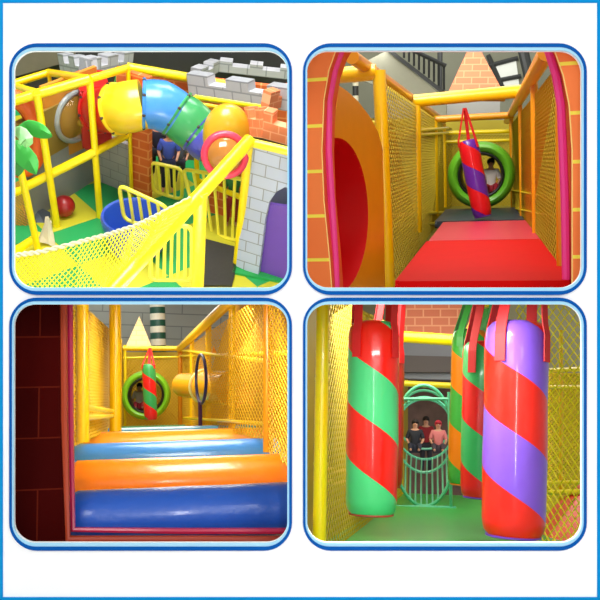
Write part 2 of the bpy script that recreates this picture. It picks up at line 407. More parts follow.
lt, rt = P(342, 47, 5.9), P(548, 47, 6.3)
rail(t, P(352, 57, 7.0), P(444, 121, 18), .06, AMBER)
rail(t, P(547, 52, 6.6), P(507, 121, 18), .07, AMBER)
rail(t, P(414, 101, 11.3), P(523, 91, 11.3), .085, GOLD, joints=True)
rail(t, P(430, 119.5, 15), P(514, 115, 15), .06, AMBER)
rail(t, P(440, 133, 18), P(511, 131, 18), .045, YEL)
rail(t, P(440, 142, 18), P(511, 140, 18), .035, YEL)
rail(t, P(333, 76, 7.7), P(376, 72, 7.7), .075, GOLD, joints=True)
for y0, y1 in ((124, 118), (133, 128), (137, 133), (216, 212), (225, 223)):
    rail(t, P(361 if y0 < 130 else 386, y0, 8.6), P(448, y1, 18), .028, YEL)
for y0, y1 in ((200, 190), (218, 208)): rail(t, P(566, y0, 5.8), P(511, y1, 16), .012, YEL)
bm = B(); net(bm, P(387, 262+30, 7.8), P(444, 215, 17.5), P(443, 124, 17.5), P(382, 82, 7.8), 60, 24, .006); link('safety_net', bm, NETO, t)
bm = B(); net(bm, P(512, 208, 16), P(560, 290, 6), P(560, 62, 6), P(512, 124, 16), 60, 24, .006); link('safety_net', bm, NETO, t)
bm = B(); net(bm, P(446, 206, 18.1), P(512, 206, 18.1), P(512, 135, 18.1), P(446, 135, 18.1), 22, 22, .009); link('safety_net', bm, NETO, t)
# enclosure beyond the nets
oy = mat('olive_yellow_panel', (160, 142, 14), .6, noise=.12, nscale=1.2)
oy2 = mat('mustard_panel', (172, 152, 20), .6, noise=.1, nscale=1.5)
def slabp(name, pts, m, th, kind='structure'):
    bm = B(); quadslab(bm, *[P(*p) for p in pts], th); return tag(link(name, bm, m), kind=kind)
slabp('wall_left', [(372, 300, 10), (452, 215, 24), (452, 128, 24), (372, 118, 10)], oy, .1)
slabp('wall_right', [(513, 215, 24), (574, 300, 6.2), (574, 60, 6.2), (513, 118, 24)], oy, .1)
slabp('wall_back', [(425, 216, 24.2), (530, 216, 24.2), (530, 120, 24.2), (425, 120, 24.2)], oy2, .1)
bm = B(); plate(bm, (0, 5.3, FZ-.22), (1, 0, 0), (0, 1, 0), [(-1.5, 0), (1.0, 0), (1.0, 20), (-1.5, 20)], th=.08)
tag(link('floor', bm, mat('olive_mat_floor', (150, 140, 40), .6, noise=.1)), kind='structure')
# slide
t = thing('slide', 'wide red vinyl slide bed filling the foot of the arched corridor', 'slide', (0, 8, FZ))
bm = B()
uvl = UVL(bm)
box(bm, (-.03, 6.65, -.83), (1.12, 2.9, .2)); bmesh.ops.bevel(bm, geom=bm.edges[:], offset=.03, segments=2)
link('bed', bm, RED, t, smooth=True)
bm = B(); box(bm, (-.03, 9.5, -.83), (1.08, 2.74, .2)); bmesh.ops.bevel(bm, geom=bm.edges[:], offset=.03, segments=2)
tag(link('glare_strip', bm, mat('red_vinyl_glare', (200, 44, 66), .4, .3, coat=.1), t, smooth=True), 'upper end of the red vinyl with its glare painted pink')  # glare on the red vinyl, put in as a pink part
bm = B(); box(bm, (-.05, 12.8, -.79), (1.3, 3.2, .1)); bmesh.ops.bevel(bm, geom=bm.edges[:], offset=.03, segments=2)
tag(link('floor_mat', bm, mat('dark_navy_vinyl', (38, 48, 62), .4)), 'dark navy floor mat between the red slide and the green tunnel mouth', 'mat')
# green inflated tunnel mouth
def tunnel_mouth(label, px, py, dd, ro, rh, depth, m):
    c = P(px, py, dd); t = thing('tunnel_mouth', label, 'tunnel', (c.x, c.y, c.z-ro))
    rm = (ro+rh)/2; rt_ = (ro-rh)/2
    bm = B(); lathe(bm, c-V((0, depth/2, 0)), (0, 1, 0), [(0+depth*.5-depth*.5*math.cos(a), rm+rt_*math.sin(a)) for a in [i*PI/10 for i in range(21)]], 40)
    link('ring', bm, m, t, smooth=True)
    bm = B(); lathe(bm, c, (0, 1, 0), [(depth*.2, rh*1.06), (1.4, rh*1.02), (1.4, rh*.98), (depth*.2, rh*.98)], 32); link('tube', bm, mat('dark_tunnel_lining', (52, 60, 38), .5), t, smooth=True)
    bm = B(); tube(bm, ringpts(c-V((0, depth*.38, 0)), (0, 1, 0), rh*1.03, 36), rh*.06, 8, closed=True); link('trim', bm, mat('black_rubber', (18, 22, 18), .4), t, smooth=True)
    return t, c
limev = mat('lime_green_vinyl', (98, 176, 38), .35, coat=.3, noise=.08)
tunnel_mouth('lime green ring-shaped tunnel mouth beyond the red slide', 481, 175, 14.2, W(32, 14.2), W(20, 14.2), .5, limev)
c = P(488, 193, 14.6)
person('small child in white and red clothes sitting inside the green tunnel above the red slide', c+V((0.05, .1, 0)), 1.05, (235, 225, 220), (190, 40, 60), (40, 28, 20), pose='sit')
for k, (px, py, cc) in enumerate(((472, 194, (230, 60, 60)), (496, 192, (60, 160, 80)), (499, 183, (240, 200, 60)))):
    cpt = P(px, py, 14.45+.12*k); bm = B(); bmesh.ops.create_uvsphere(bm, u_segments=16, v_segments=10, radius=.06, matrix=Matrix.Translation(cpt))
    nm = ('red', 'green', 'yellow')[k]
    tag(link('play_ball', bm, mat('ball_%s' % nm, cc, .3), smooth=True), 'small %s play ball in the green tunnel above the red slide' % nm, 'ball', 'play balls in the green tunnel')
# striped punch bags
def bag(label, top, bot, r, m, trim, strap_top, strap_m, spread, hw=.035, period=.8, n=4, droop=.25, a0=.6, up=None, apex=False, group='striped hanging punch bags'):
    top, bot = V(top), V(bot); ax = (bot-top).normalized(); L = (bot-top).length
    t = thing('punch_bag', label, 'punch bag', bot, group)
    bm = B(); prof = [(0, .02), (0, r*.55), (.012, r*.8), (.05, r*.95), (.12, r)]+[(.12+(L-.24)*i/6, r*(1+.012*math.sin(i*2.1))) for i in range(1, 6)]+[(L-.12, r*.98), (L-.05, r*.93), (L-.015, r*.82)]
    prof = [(min(L, a), b) for a, b in prof]
    lathe(bm, top, ax, prof, 40, uvp=period, up=(1, 0, 0)); link('body', bm, m, t, smooth=True)
    bm = B(); lathe(bm, top+ax*(L-.02), ax, [(0, r*.8), (0, r*.86), (.012, r*.86), (.02, r*.7), (.022, 0)], 32); link('base', bm, trim, t, smooth=True)
    bm = B(); u, v = basis(ax)
    for k in range(n):
        a = a0+2*PI*k/n; dirv = (V((1, 0, 0))*math.cos(a)+V((0, -1, 0))*math.sin(a)).normalized()
        tang = ax.cross(dirv).normalized()
        end = V(strap_top)+dirv*(spread if not apex else .01)
        pts = [top+ax*droop+dirv*(r*1.02+.004), top+ax*.1+dirv*(r*1.02+.004), top+ax*.02+dirv*(r*.93+.006), end]
        bm = B()
        lo = [[bm.verts.new(q+tang*sx*hw+dirv*sd) for sx, sd in ((-1, 0), (1, 0), (1, .008), (-1, .008))] for q in pts]
        for i in range(len(lo)-1):
            for j in range(4): bm.faces.new((lo[i][j], lo[i][(j+1) % 4], lo[i+1][(j+1) % 4], lo[i+1][j]))
        bm.faces.new(lo[0]); bm.faces.new(lo[-1])
        link('strap', bm, strap_m, t)
    return t
STR = mat('red_webbing', (218, 26, 30), .6)
purpv = mat('purple_vinyl', (104, 40, 150), .35, coat=.3)
s_rp = spiral('spiral_red_purple', (214, 16, 30), (96, 34, 150), .62, 1, 1)
bag('slim red and purple spiral punch bag leaning over the red slide', P(467.5, 140, 11.3), P(483, 217, 11.3), W(9.6, 11.3), s_rp, purpv, P(464.5, 108, 11.3), STR, 0, hw=.022, period=.62, n=3, droop=.1, apex=True)
# yellow panel with red tunnel hole, left
A_, B_ = P(330, 200, 5.75), P(375, 200, 6.75)
ux = V((B_.x-A_.x, B_.y-A_.y, 0)); Lw = ux.length; ux.normalize()
def onp(px, py):  # pixel onto the vertical plane of the panel
    r = RM.ray(px, py); n = V((-ux.y, ux.x, 0)); q = r*(A_.dot(n)/r.dot(n)); return ((q-V((A_.x, A_.y, 0))).dot(ux), q.z)
t = thing('tunnel_entrance', 'golden yellow padded panel with a round red tunnel hole, left inside the arch', 'panel', (A_.x, A_.y, -1))
outer = [onp(*p) for p in ((331, 320), (379, 320), (376, 150), (371, 132), (362, 116), (351, 102), (340, 92), (331, 86))]
hc = onp(331, 216); hr = (onp(360, 216)[0]-hc[0], hc[1]-onp(337, 290)[1])
m_ = 40; hole = [(hc[0]+hr[0]*math.cos(a), hc[1]+hr[1]*math.sin(a)) for a in [-PI/2+PI*i/m_ for i in range(m_+1)]]
cut = [p for p in outer]; x0 = min(p[0] for p in outer)
# D-shaped opening reaching the panel's near edge
outer2 = [outer[0]]+outer[1:]+[(x0, hole[-1][1])]+hole[::-1]+[(x0, hole[0][1])]
bm = B(); plate(bm, (A_.x, A_.y, 0), ux, (0, 0, 1), outer2, th=-.06); link('panel_face', bm, mat('golden_vinyl', (226, 146, 8), .4, coat=.2, noise=.08), t)
bm = B(); nrm = ux.cross(V((0, 0, 1)))
def h3(p, off): return V((A_.x, A_.y, 0))+ux*p[0]+V((0, 0, p[1]))-nrm*off
full = [(hc[0]+hr[0]*1.0*math.cos(a), hc[1]+hr[1]*math.sin(a)) for a in [2*PI*i/48 for i in range(48)]]
l0 = [bm.verts.new(h3(p, -.07)) for p in full]; l1 = [bm.verts.new(h3((p[0]*.98, p[1]*.98), .3)) for p in full]
for i in range(48): bm.faces.new((l0[i], l0[(i+1) % 48], l1[(i+1) % 48], l1[i]))
bm.faces.new(l1); link('tunnel', bm, mat('deep_red_plastic', (206, 8, 12), .35, coat=.3), t, smooth=True)
# mall behind: pyramid roof, balcony, ceiling
def pyramid(label, px0, px1, pyb, pxa, pya, dd, m, dy=.6):
    a, b = P(px0, pyb, dd), P(px1, pyb, dd); ap = P(pxa, pya, dd); wd = (b-a).length
    t = B(); uvl = UVL(t)
    a2, b2 = a+V((0, wd, 0)), b+V((0, wd, 0)); ap = ap+V((0, wd/2, 0)); ap.z += 0
    vs = [t.verts.new(x) for x in (a, b, b2, a2, ap)]
    for f in ((0, 1, 4), (1, 2, 4), (2, 3, 4), (3, 0, 4)):
        fc = t.faces.new([vs[i] for i in f]); e = (vs[f[1]].co-vs[f[0]].co).normalized()
        for l in fc.loops:
            q = l.vert.co-vs[f[0]].co; x = q.dot(e); l[uvl].uv = (x, (q-e*x).length)
    t.faces.new([vs[i] for i in (3, 2, 1, 0)])
    return tag(link('pyramid_roof', t, m), label, 'roof')
pbrick = brick('salmon_brick', (224, 126, 84), (214, 116, 76), (232, 152, 106), .24, .11, .010)
pyramid('salmon brick pyramid roof above the yellow beam over the red slide', 446, 506, 97, 473, 33, 12.5, pbrick)
cgrey = mat('grey_ceiling', (122, 122, 100), .7, noise=.25, nscale=.9)
dgrey = mat('dark_steel', (44, 46, 42), .5)
slabp('wall_back', [(290, 320, 27), (620, 320, 27), (620, 0, 27), (290, 0, 27)], cgrey, .2)
slabp('wall_side', [(380, 118, 22), (500, 118, 22), (500, 100, 22), (380, 100, 22)], mat('grey_fascia', (150, 148, 140), .6), .2)
t = thing('balcony', 'pale curved mall balcony with dark railing above the left net, behind the brick arch', 'balcony', P(410, 100, 20))
bm = B(); quadslab(bm, P(345, 72, 20), P(446, 118, 20), P(446, 100, 20), P(388, 50, 20), .5); link('fascia', bm, mat('pale_concrete', (176, 174, 150), .7, noise=.06), t)
bm = B(); quadslab(bm, P(392, 50, 19.9), P(446, 92, 19.9), P(446, 97, 19.9), P(386, 50, 19.9), .1); link('ledge', bm, dgrey, t)
bm = B(); tube(bm, [P(404, 46, 19.8), P(446, 66, 19.8)], .05, 8); link('handrail', bm, dgrey, t)
for i in range(9): x = 404+5*i; bm = B(); tube(bm, [P(x, 46+(x-404)*.48, 19.8), P(x, 58+(x-404)*.8, 19.8)], .03, 6); link('baluster', bm, dgrey, t)
t = thing('skylight', 'white triangular skylight pane in dark steel frame beside the pyramid roof', 'skylight', P(508, 95, 26.9))
bm = B(); quadslab(bm, P(493, 65, 26.93), P(516, 60, 26.93), P(520, 90, 26.93), P(505, 90, 26.93), .05); link('pane', bm, mat('skylight_pane', (226, 228, 214), .4), t)
for p, q in (((488, 55), (507, 97)), ((488, 66), (518, 58)), ((500, 80), (521, 76))): bm = B(); tube(bm, [P(*p, 26.9), P(*q, 26.9)], .07, 8); link('bar', bm, dgrey, t)
for j, (a, b, wd) in enumerate((((523, 50), (532, 90), 10), ((515, 95), (545, 60), 4), ((440, 50), (440, 90), 5))):
    bm = B(); tube(bm, [P(*a, 24), P(*b, 24)], W(wd, 24)/2, 10)
    tag(link('ceiling_girder', bm, dgrey), ('thick dark upright ceiling girder right of the pyramid roof', 'thin slanting dark ceiling girder near the right top rail of the arch', 'dark girder at the right end of the mall balcony')[j], 'girder', 'dark girders of the mall ceiling')
room_light('mall_fill', P(440, 60, 21.5)+V((0, -1, 2.5)), P(440, 70, 27), 5, 420)  # added unseen fill to brighten the wall behind
c0, c1 = P(355.5, 115, 13), P(355.5, 78, 13); bm = B(); lathe(bm, c0, c1-c0, [(0, 0), (0, W(3, 13)), ((c1-c0).length, W(3, 13)), ((c1-c0).length, 0)], 16)
tag(link('striped_post', bm, stripes('black_cream_stripes', (30, 34, 30), (190, 188, 160), .3), smooth=True), 'slim black and cream banded post behind the golden panel', 'post')

# ================================================================== BOTTOM LEFT ROOM: foam rollers
RM = R3 = Room(155, 385); RM.quad = (-1, -1)
area('roller_fill', (-.95, 7.2, 1.715), (-1.2, 8.0, 0), .8, 88, (1, .96, .88), 1.6)  # added fills, hidden above the window top, to light the rollers
area('roller_fill', (-1.7, 10.5, 1.715), (-1.8, 10.6, 0), 1.6, 135, (1, .96, .88), 2.5)
area('roller_fill', (-2.8, 16, 1.715), (-2.8, 16, 0), 2.0, 150, (1, .95, .85), 4)
area('mall_fill', (-3.6, 19.5, 1.70), (-4.5, 26, -1), 3, 110, (1, 1, 1), 1)  # added fill that brightens the far cladding and pyramid
mbrick = brick('backlit_foam_brick', (64, 2, 0), (56, 1, 0), (92, 24, 10), .34, .30, .005, rough=.9, spec=.08)  # backlit shade of the brick painted in as dark maroon
d = 5.0
t = thing('doorway_surround', 'backlit brick-patterned padded surround, shade painted as maroon, left of the foam rollers', 'doorway', P(40, 545, d))
bm = B(); plate(bm, (0, d, 0), (1, 0, 0), (0, 0, 1), [pl(*p, d) for p in ((-10, 570), (66, 570), (66, 540), (62, 285), (-10, 285))], th=.12); link('brick_panel', bm, mbrick, t)
edge = mat('burnt_orange_edge', (176, 58, 20), .5)
bm = B(); tube(bm, [P(63.5, 280, d), P(64.5, 420, d), P(68, 539, d), P(200, 539, d), P(300, 540, d)], .022, 8); link('edge', bm, edge, t, smooth=True)
bm = B(); tube(bm, [P(69.5, 280, d+.08), P(70.5, 420, d+.08), P(73, 529.5, d+.08), P(180, 531, d+.08), P(300, 531, d+.08)], .020, 8)
link('rim', bm, mat('crimson_rim', (206, 34, 84), .35, coat=.4), t, smooth=True)
bm = B(); plate(bm, (0, d, 0), (1, 0, 0), (0, 0, 1), [pl(*p, d) for p in ((66, 570), (320, 570), (320, 539), (66, 539))], th=.12); link('sill', bm, mat('burnt_orange_sill', (204, 84, 30), .5, noise=.1), t)
# rollers
bluev = mat('blue_vinyl', (36, 98, 208), .33, coat=.35, noise=.05, bump=.25, nscale=14)
orangev = mat('orange_vinyl', (244, 124, 8), .33, coat=.5, noise=.05, bump=.2, nscale=14)
skyv = mat('sky_blue_vinyl', (96, 178, 234), .26, coat=.5, bump=.2, nscale=14)
RZ = -.675
rl = [('nearest', 5.32, 72, 330, 486, bluev, 'blue', .17), ('second', 7.4, 73, 306, 457, orangev, 'orange', .22), ('third', 9.7, 73.5, 278.5, 441, mat('light_blue_vinyl', (64, 144, 232), .3, coat=.5, bump=.25, nscale=14), 'light blue', .2),
      ('fourth', 11.6, 84, 266, 430, mat('amber_vinyl', (250, 160, 40), .3, coat=.5, bump=.2, nscale=14), 'amber', .2), ('fifth', 13.2, 97, 256, 426.5, skyv, 'pale blue', .2)]
lab = ['glossy dark blue foam roller, the nearest to the magenta sill', 'bright orange foam roller between two wider blue rollers', 'light blue foam roller in front of the amber roller',
       'amber foam roller just before the thin pale blue one', 'pale sky blue foam roller, the farthest and thinnest looking of the row']
FL3 = -1.15
for (nm, dd, xa, xb, py, m, cn, r), lb in zip(rl, lab):
    a, b = P(xa, py, dd), P(xb, py, dd); a.z = b.z = (a.z+b.z)/2-r*.98; r_ = r
    t = thing('foam_roller', lb, 'roller', ((a.x+b.x)/2, dd, a.z-r), 'foam rollers between the nets')
    L = b.x-a.x; bm = B(); pr = [(0, 0), (0, r*.8), (.01, r*.92), (.04, r)]+[(.04+(L-.08)*i/12, r*(1+.006*math.sin(i*1.7+dd))) for i in range(1, 12)]+[(L-.04, r), (L-.01, r*.92), (L, r*.8), (L, 0)]
    lathe(bm, a, (1, 0, 0), pr, 40); link('pad', bm, m, t, smooth=True)
    bm = B(); tube(bm, [a-V((.1, 0, 0)), b+V((.1, 0, 0))], .025, 10); link('axle', bm, mat('steel_axle', (120, 120, 125), .35, metal=.8), t)
bm = B(); plate(bm, (0, 5.2, FL3), (1, 0, 0), (0, 1, 0), [(-1.9, 0), (2.0, 0), (2.0, 22), (-1.9, 22)], th=.08)
tag(link('floor', bm, mat('yellow_mat_floor', (214, 190, 40), .5, noise=.1)), kind='structure')
bm = B(); box(bm, P(148, 427, 15.5)+V((0, .3, -.12)), (1.5, 3.2, .1)); tag(link('floor_mat', bm, mat('teal_mat', (64, 150, 112), .45)), 'teal green floor mat at the foot of the far green tunnel, behind the rollers', 'mat')
# frame
t = thing('play_structure', 'yellow padded post-and-net frame around the foam rollers', 'climbing frame', P(83, 440, 9.8))
for px, y0, y1, dd, wd, m in ((83, 300, 442, 8.2, 12, GOLD), (115.5, 300, 436, 12.2, 11.5, mat('deep_yellow_sleeve', (250, 200, 0), .32, coat=.3)), (268, 300, 452, 8.2, 10, AMBER), (232, 305, 436, 12, 7, GOLD), (208.5, 320, 432, 15, 6, GOLD), (192, 336, 430, 17.5, 4.5, GOLD), (180, 345, 430, 20, 4, AMBER), (125, 345, 430, 20, 3, YEL)):
    pole(t, P(px, y1, dd), P(px+(0 if px > 120 else -.5), y0, dd), W(wd, dd)/2, m)
rail(t, P(236, 296, 11), P(179, 349, 20), .085, GOLD)
rail(t, P(123, 348.5, 20), P(180, 348.5, 20), .06, GOLD); rail(t, P(123, 358, 20), P(182, 357, 20), .03, YEL)
rail(t, P(180, 350, 20), P(272, 362, 9), .03, YEL); rail(t, P(180, 356, 20), P(288, 353, 9), .03, YEL)
rail(t, P(82, 407, 8.3), P(112, 411, 12), .03, YEL); rail(t, P(82, 418, 8.3), P(112, 416, 12), .03, YEL)
rail(t, P(184, 418, 18), P(270, 424, 9), .025, YEL)
bm = B(); net(bm, P(66, 450, 7.4), P(122, 425, 18), P(122, 340, 18), P(66, 290, 7.4), 60, 20, .006); link('safety_net', bm, NETG, t)
bm = B(); net(bm, P(181, 424, 20.5), P(268, 440, 8.8), P(268, 290, 8.8), P(181, 352, 20.5), 56, 20, .006); link('safety_net', bm, NETG, t)
bm = B(); net(bm, P(268, 452, 8.2), P(300, 475, 6.2), P(300, 285, 6.2), P(268, 285, 8.2), 9, 26, .007); link('safety_net', bm, NETG, t)
bm = B(); net(bm, P(124, 425, 20), P(182, 425, 20), P(182, 360, 20), P(124, 360, 20), 18, 18, .010); link('safety_net', bm, NETG, t)
yp = mat('warm_yellow_panel', (232, 196, 36), .55, noise=.12, nscale=1.0)
slabp('wall_left', [(45, 480, 8.6), (126, 428, 24), (126, 350, 24), (45, 285, 8.6)], mat('pale_yellow_panel', (206, 188, 84), .6, noise=.12, nscale=1.0), .1)
slabp('wall_right', [(190, 432, 26), (330, 500, 12), (330, 285, 12), (240, 285, 20), (0,0,0)][:4], mat('amber_yellow_panel', (196, 138, 12), .55, noise=.3, nscale=1.6), .1)
slabp('wall_back', [(110, 432, 24.2), (200, 432, 24.2), (200, 352, 24.2), (110, 352, 24.2)], yp, .1)
slabp('wall_side', [(10, 480, 27), (320, 480, 27), (320, 260, 27), (10, 260, 27)], brick('grey_metal_cladding', (196, 196, 186), (186, 188, 180), (150, 152, 146), 2.6, .42, .02), .2)
cream = brick('cream_brick', (232, 196, 136), (226, 190, 130), (214, 172, 108), .3, .14, .012)
pyramid('cream yellow brick pyramid roof rising behind the rear yellow beam, next to the banded column', 124, 153, 350, 139, 315, 21, cream)
pyramid('orange brick pyramid roof half hidden by the right yellow posts', 239, 266, 354, 258.5, 318, 11, brick('amber_brick', (240, 152, 36), (232, 144, 30), (248, 186, 60), .16, .09, .008))
pyramid('tiny orange pyramid roof beyond the right net', 212, 217, 353, 213.5, 346, 13.4, MATS['amber_brick'])
bm = B(); c0, c1 = P(158.5, 352, 23), P(157, 292, 23); lathe(bm, c0, c1-c0, [(0, 0), (0, W(7.5, 23)), ((c1-c0).length, W(7.5, 23)), ((c1-c0).length, 0)], 24)
tag(link('banded_column', bm, stripes('green_cream_bands', (26, 84, 64), (234, 230, 206), W(12.6, 23)), smooth=True), 'dark green and cream banded column behind the rear yellow beam', 'column')
tunnel_mouth('bright green ring-shaped tunnel mouth at the end of the roller row', 146, 395, 18.6, W(24, 18.6), W(16, 18.6), .5, mat('fresh_green_vinyl', (120, 196, 40), .35, coat=.3))
c = P(142, 409, 19.2)
person('child in a pale grey top sitting inside the green tunnel beyond the rollers', c+V((-.06, .1, 0)), 1.05, (196, 188, 178), (196, 60, 80), (60, 40, 30), pose='sit')
s_rg = spiral('spiral_red_green_small', (226, 24, 34), (50, 160, 90), .3, 1, 1)
bag('small red and green spiral punch bag hanging in front of the far green tunnel', P(148.5, 364, 17.4), P(151, 420, 17.4), W(6.5, 17.4), s_rg, mat('red_base', (190, 30, 30), .4), P(150, 348, 18.4), STR, 0, hw=.03, period=.62, n=3, droop=.1, apex=True)
# spinner hoop on its pole
c = P(201, 379, 14); t = thing('hoop_spinner', 'navy blue upright hoop on a thin pole right of the green tunnel', 'hoop', P(201, 428, 14))
navy = mat('navy_plastic', (34, 34, 110), .35)
bm = B(); tube(bm, ringpts(c, (1, .15, 0), W(24, 14), 40, up=(0, 0, 1)), .028, 8, closed=True); link('hoop', bm, navy, t, smooth=True)
bm = B(); tube(bm, [P(200, 402, 14), P(200.5, 430, 14)], .035, 8); link('pole', bm, mat('purple_post', (80, 34, 96), .4), t, smooth=True)
# horizontal yellow drum and cone with star beyond the right net
a, b = P(183, 385, 16.5), P(232, 388, 14); bm = B(); t = thing('crawl_drum', 'shiny golden horizontal drum behind the navy hoop', 'drum', P(205, 400, 15.5))
lathe(bm, a, b-a, [(0, 0), (0, .2), (.02, .24), ((b-a).length*.5, .26), ((b-a).length*.5, .3), ((b-a).length-.02, .3), ((b-a).length, .26), ((b-a).length, 0)], 30); link('barrel', bm, mat('golden_plastic', (252, 176, 16), .2, coat=.6), t, smooth=True)
bm = B(); tube(bm, ringpts(a+(b-a)*.5, b-a, .31, 30), .03, 8, closed=True); link('hoop', bm, mat('pale_plastic', (248, 236, 160), .3), t, smooth=True)
bm = B(); c = P(246, 395, 12); st = []
for i in range(10): rr = .25 if i % 2 == 0 else .1; st.append((rr*math.sin(2*PI*i/10), rr*math.cos(2*PI*i/10)))
plate(bm, c, (1, 0, 0), (0, 0, 1), st, th=.06); tag(link('star_ornament', bm, AMBER), 'amber star-shaped ornament to the right of the golden drum', 'ornament')

# ================================================================== BOTTOM RIGHT ROOM: punch bags and ring tunnel
RM = R4 = Room(428, 440); RM.quad = (1, -1)
area('bag_fill', (.75, 4.95, 1.71), (.75, 5.0, 0), .9, 36, (1, 1, .98), .2)  # added fills, out of view above the punch bags
area('bag_fill', (1.0, 8.2, 1.715), (1.2, 8.3, 0), 1.6, 110, (1, .97, .9), 2.0)
area('bag_fill', (1.6, 12.5, 1.715), (1.6, 12.5, 0), 2.2, 160, (1, .96, .88), 3.0)
area('bag_fill', (2.4, 17.5, 1.715), (2.4, 19, 0), 3.0, 160, (1, .95, .85), 3)
area('mall_fill', (2.6, 15.2, 1.70), (3.2, 20, 0), 3, 55, (1, 1, 1), 1)  # added unseen fill for the walls at the back
s1 = spiral('spiral_red_green', (236, 30, 14), (72, 200, 120), .79, 1, 1)
s2 = spiral('spiral_red_violet', (242, 32, 14), (132, 84, 214), .29, 1, 1)
s3 = spiral('spiral_red_green_rear', (226, 24, 30), (50, 172, 96), .15, 1, 1)
s4 = spiral('spiral_orange_green', (240, 132, 24), (66, 176, 70), .24, 1, 1)
pbase = mat('violet_vinyl', (116, 60, 190), .35)
orb = mat('dark_red_base', (170, 60, 40), .4)
bag('large red and mint green spiral punch bag, the leftmost one, nearest the yellow pole', P(374, 322, 6.4), P(371, 516, 6.4), W(25.5, 6.4), s1, orb, P(375, 297, 6.4), STR, .2, hw=.04, period=W(104, 6.4), droop=.3)
bag('largest red and violet spiral punch bag, rightmost, in front of the diamond net', P(517, 322, 5.5), P(513, 538, 5.5), W(30, 5.5), s2, pbase, P(520, 297, 5.5), STR, .17, hw=.038, period=W(114, 5.5), droop=.28)
bag('red and green spiral punch bag with violet base, tucked behind the violet one', P(484, 342, 7.6), P(481, 499, 7.6), W(20, 7.6), s3, pbase, P(492, 297, 7.6), STR, .16, hw=.04, period=W(84, 7.6), droop=.3)
bag('orange and green spiral punch bag, farthest back of the right-hand cluster', P(471, 330, 9), P(466, 486, 9), W(18, 9), s4, mat('orange_base', (226, 120, 20), .4), P(480, 297, 9), GREENV, .16, hw=.04, period=W(70, 9), droop=.2)
bag('red punch bag mostly hidden behind the leftmost green and red one', P(386, 345, 8.4), P(384, 488, 8.4), W(18.5, 8.4), spiral('spiral_red_red', (206, 26, 14), (196, 40, 18), .3), orb, P(392, 297, 8.4), STR, .15, hw=.04, period=1, droop=.2)
t = thing('play_structure', 'yellow padded post-and-net frame around the punch bags', 'climbing frame', P(318, 545, 6.6))
pole(t, P(319, 552, 6.6), P(323, 297, 6.6), W(13.5, 6.6)/2, YEL)
rail(t, P(323, 297, 6.6), P(600, 297, 5.3), .05, YEL, 'hanging_rail'); rail(t, P(370, 297, 8.0), P(520, 297, 7.8), .05, YEL, 'hanging_rail')
rail(t, P(323, 297, 6.6), P(370, 297, 8.0), .05, YEL, 'hanging_rail'); rail(t, P(370, 297, 8.0), P(392, 297, 9.0), .05, YEL, 'hanging_rail'); rail(t, P(392, 297, 9.0), P(520, 297, 9.0), .05, YEL, 'hanging_rail')
rail(t, P(398, 336.5, 14), P(466, 341, 14), .10, YEL, joints=True); rail(t, P(466, 341, 14), P(486, 300, 9), .08, YEL)
rail(t, P(395, 383, 16), P(458, 386, 16), .06, YEL)
for y0, y1 in ((470, 474), (482, 484)): rail(t, P(322, y0, 7.4), P(392, y1, 13), .03, GOLD)
for px, y0, y1, dd, wd in ((561, 330, 540, 10, 4), (550, 372, 500, 13, 4), (402, 385, 500, 15, 3)): pole(t, P(px, y1, dd), P(px, y0, dd), W(wd, dd)/2, GOLD)
for y0, y1, dd, wd in ((371, 368, 9.8, 5), (387, 387, 9.8, 4), (483, 482, 9.6, 4), (493, 491, 9.6, 5)): rail(t, P(536, y0, dd+1), P(600, y1, dd-1), W(wd, dd)/2, YEL)
bm = B(); net(bm, P(322, 560, 6.7), P(402, 500, 14.5), P(402, 330, 14.5), P(322, 290, 6.7), 60, 22, .006); link('safety_net', bm, NETO, t)
bm = B(); net(bm, P(525, 570, 7.4), P(602, 590, 6.6), P(602, 290, 6.6), P(515, 290, 7.4), 11, 26, .0065); link('safety_net', bm, NETY, t)
bm = B(); net(bm, P(525, 510, 12), P(602, 540, 10), P(602, 372, 10), P(515, 378, 12), 20, 36, .007); link('safety_net', bm, NETO, t)
slabp('wall_left', [(290, 580, 8.4), (408, 500, 24), (408, 330, 24), (290, 280, 8.4)], mat('ochre_panel', (176, 150, 30), .6, noise=.15, nscale=1.1), .1)
slabp('wall_right', [(500, 560, 16), (640, 620, 13), (640, 374, 13), (500, 372, 16)], mat('mustard_yellow_panel', (206, 176, 26), .6, noise=.2, nscale=1.4), .1)
slabp('wall_back', [(270, 560, 27), (640, 560, 27), (640, 260, 27), (270, 260, 27)], mat('stone_grey_wall', (176, 168, 130), .7, noise=.18, nscale=.8), .2)
slabp('wall_side', [(398, 334, 20), (462, 334, 20), (462, 292, 20), (398, 292, 20)], brick('pink_brick', (216, 122, 88), (208, 114, 82), (232, 160, 120), .42, .21, .02), .2)
slabp('wall_side', [(392, 378, 21), (470, 380, 21), (470, 340, 21), (392, 340, 21)], mat('blue_grey_fascia', (146, 150, 158), .6), .3)
slabp('wall_side', [(392, 372, 20.7), (470, 372, 20.7), (470, 357, 20.7), (392, 355, 20.7)], mat('dark_grey_band', (92, 84, 82), .6), .3)
slabp('wall_side', [(392, 500, 25), (470, 500, 25), (470, 378, 25), (392, 378, 25)], mat('dim_shop_wall', (112, 84, 72), .6, noise=.6, nscale=3), .2)
bm = B(); plate(bm, (0, 0, 0), (1, 0, 0), (0, 1, 0), [(-1.55, 5.0), (2.2, 5.0), (1.6, 15.2), (-.55, 15.2), (-.62, 12.3), (-.86, 9), (-1.05, 7.2)], th=.1)
for v in bm.verts: v.co.z += -1.0-.02*0
FL4 = P(428, 507, 12.3).z
for v in bm.verts: v.co.z += FL4+1.0
tag(link('floor', bm, mat('green_mat_floor', (44, 164, 62), .42, coat=.2, noise=.08, nscale=2)), kind='structure')
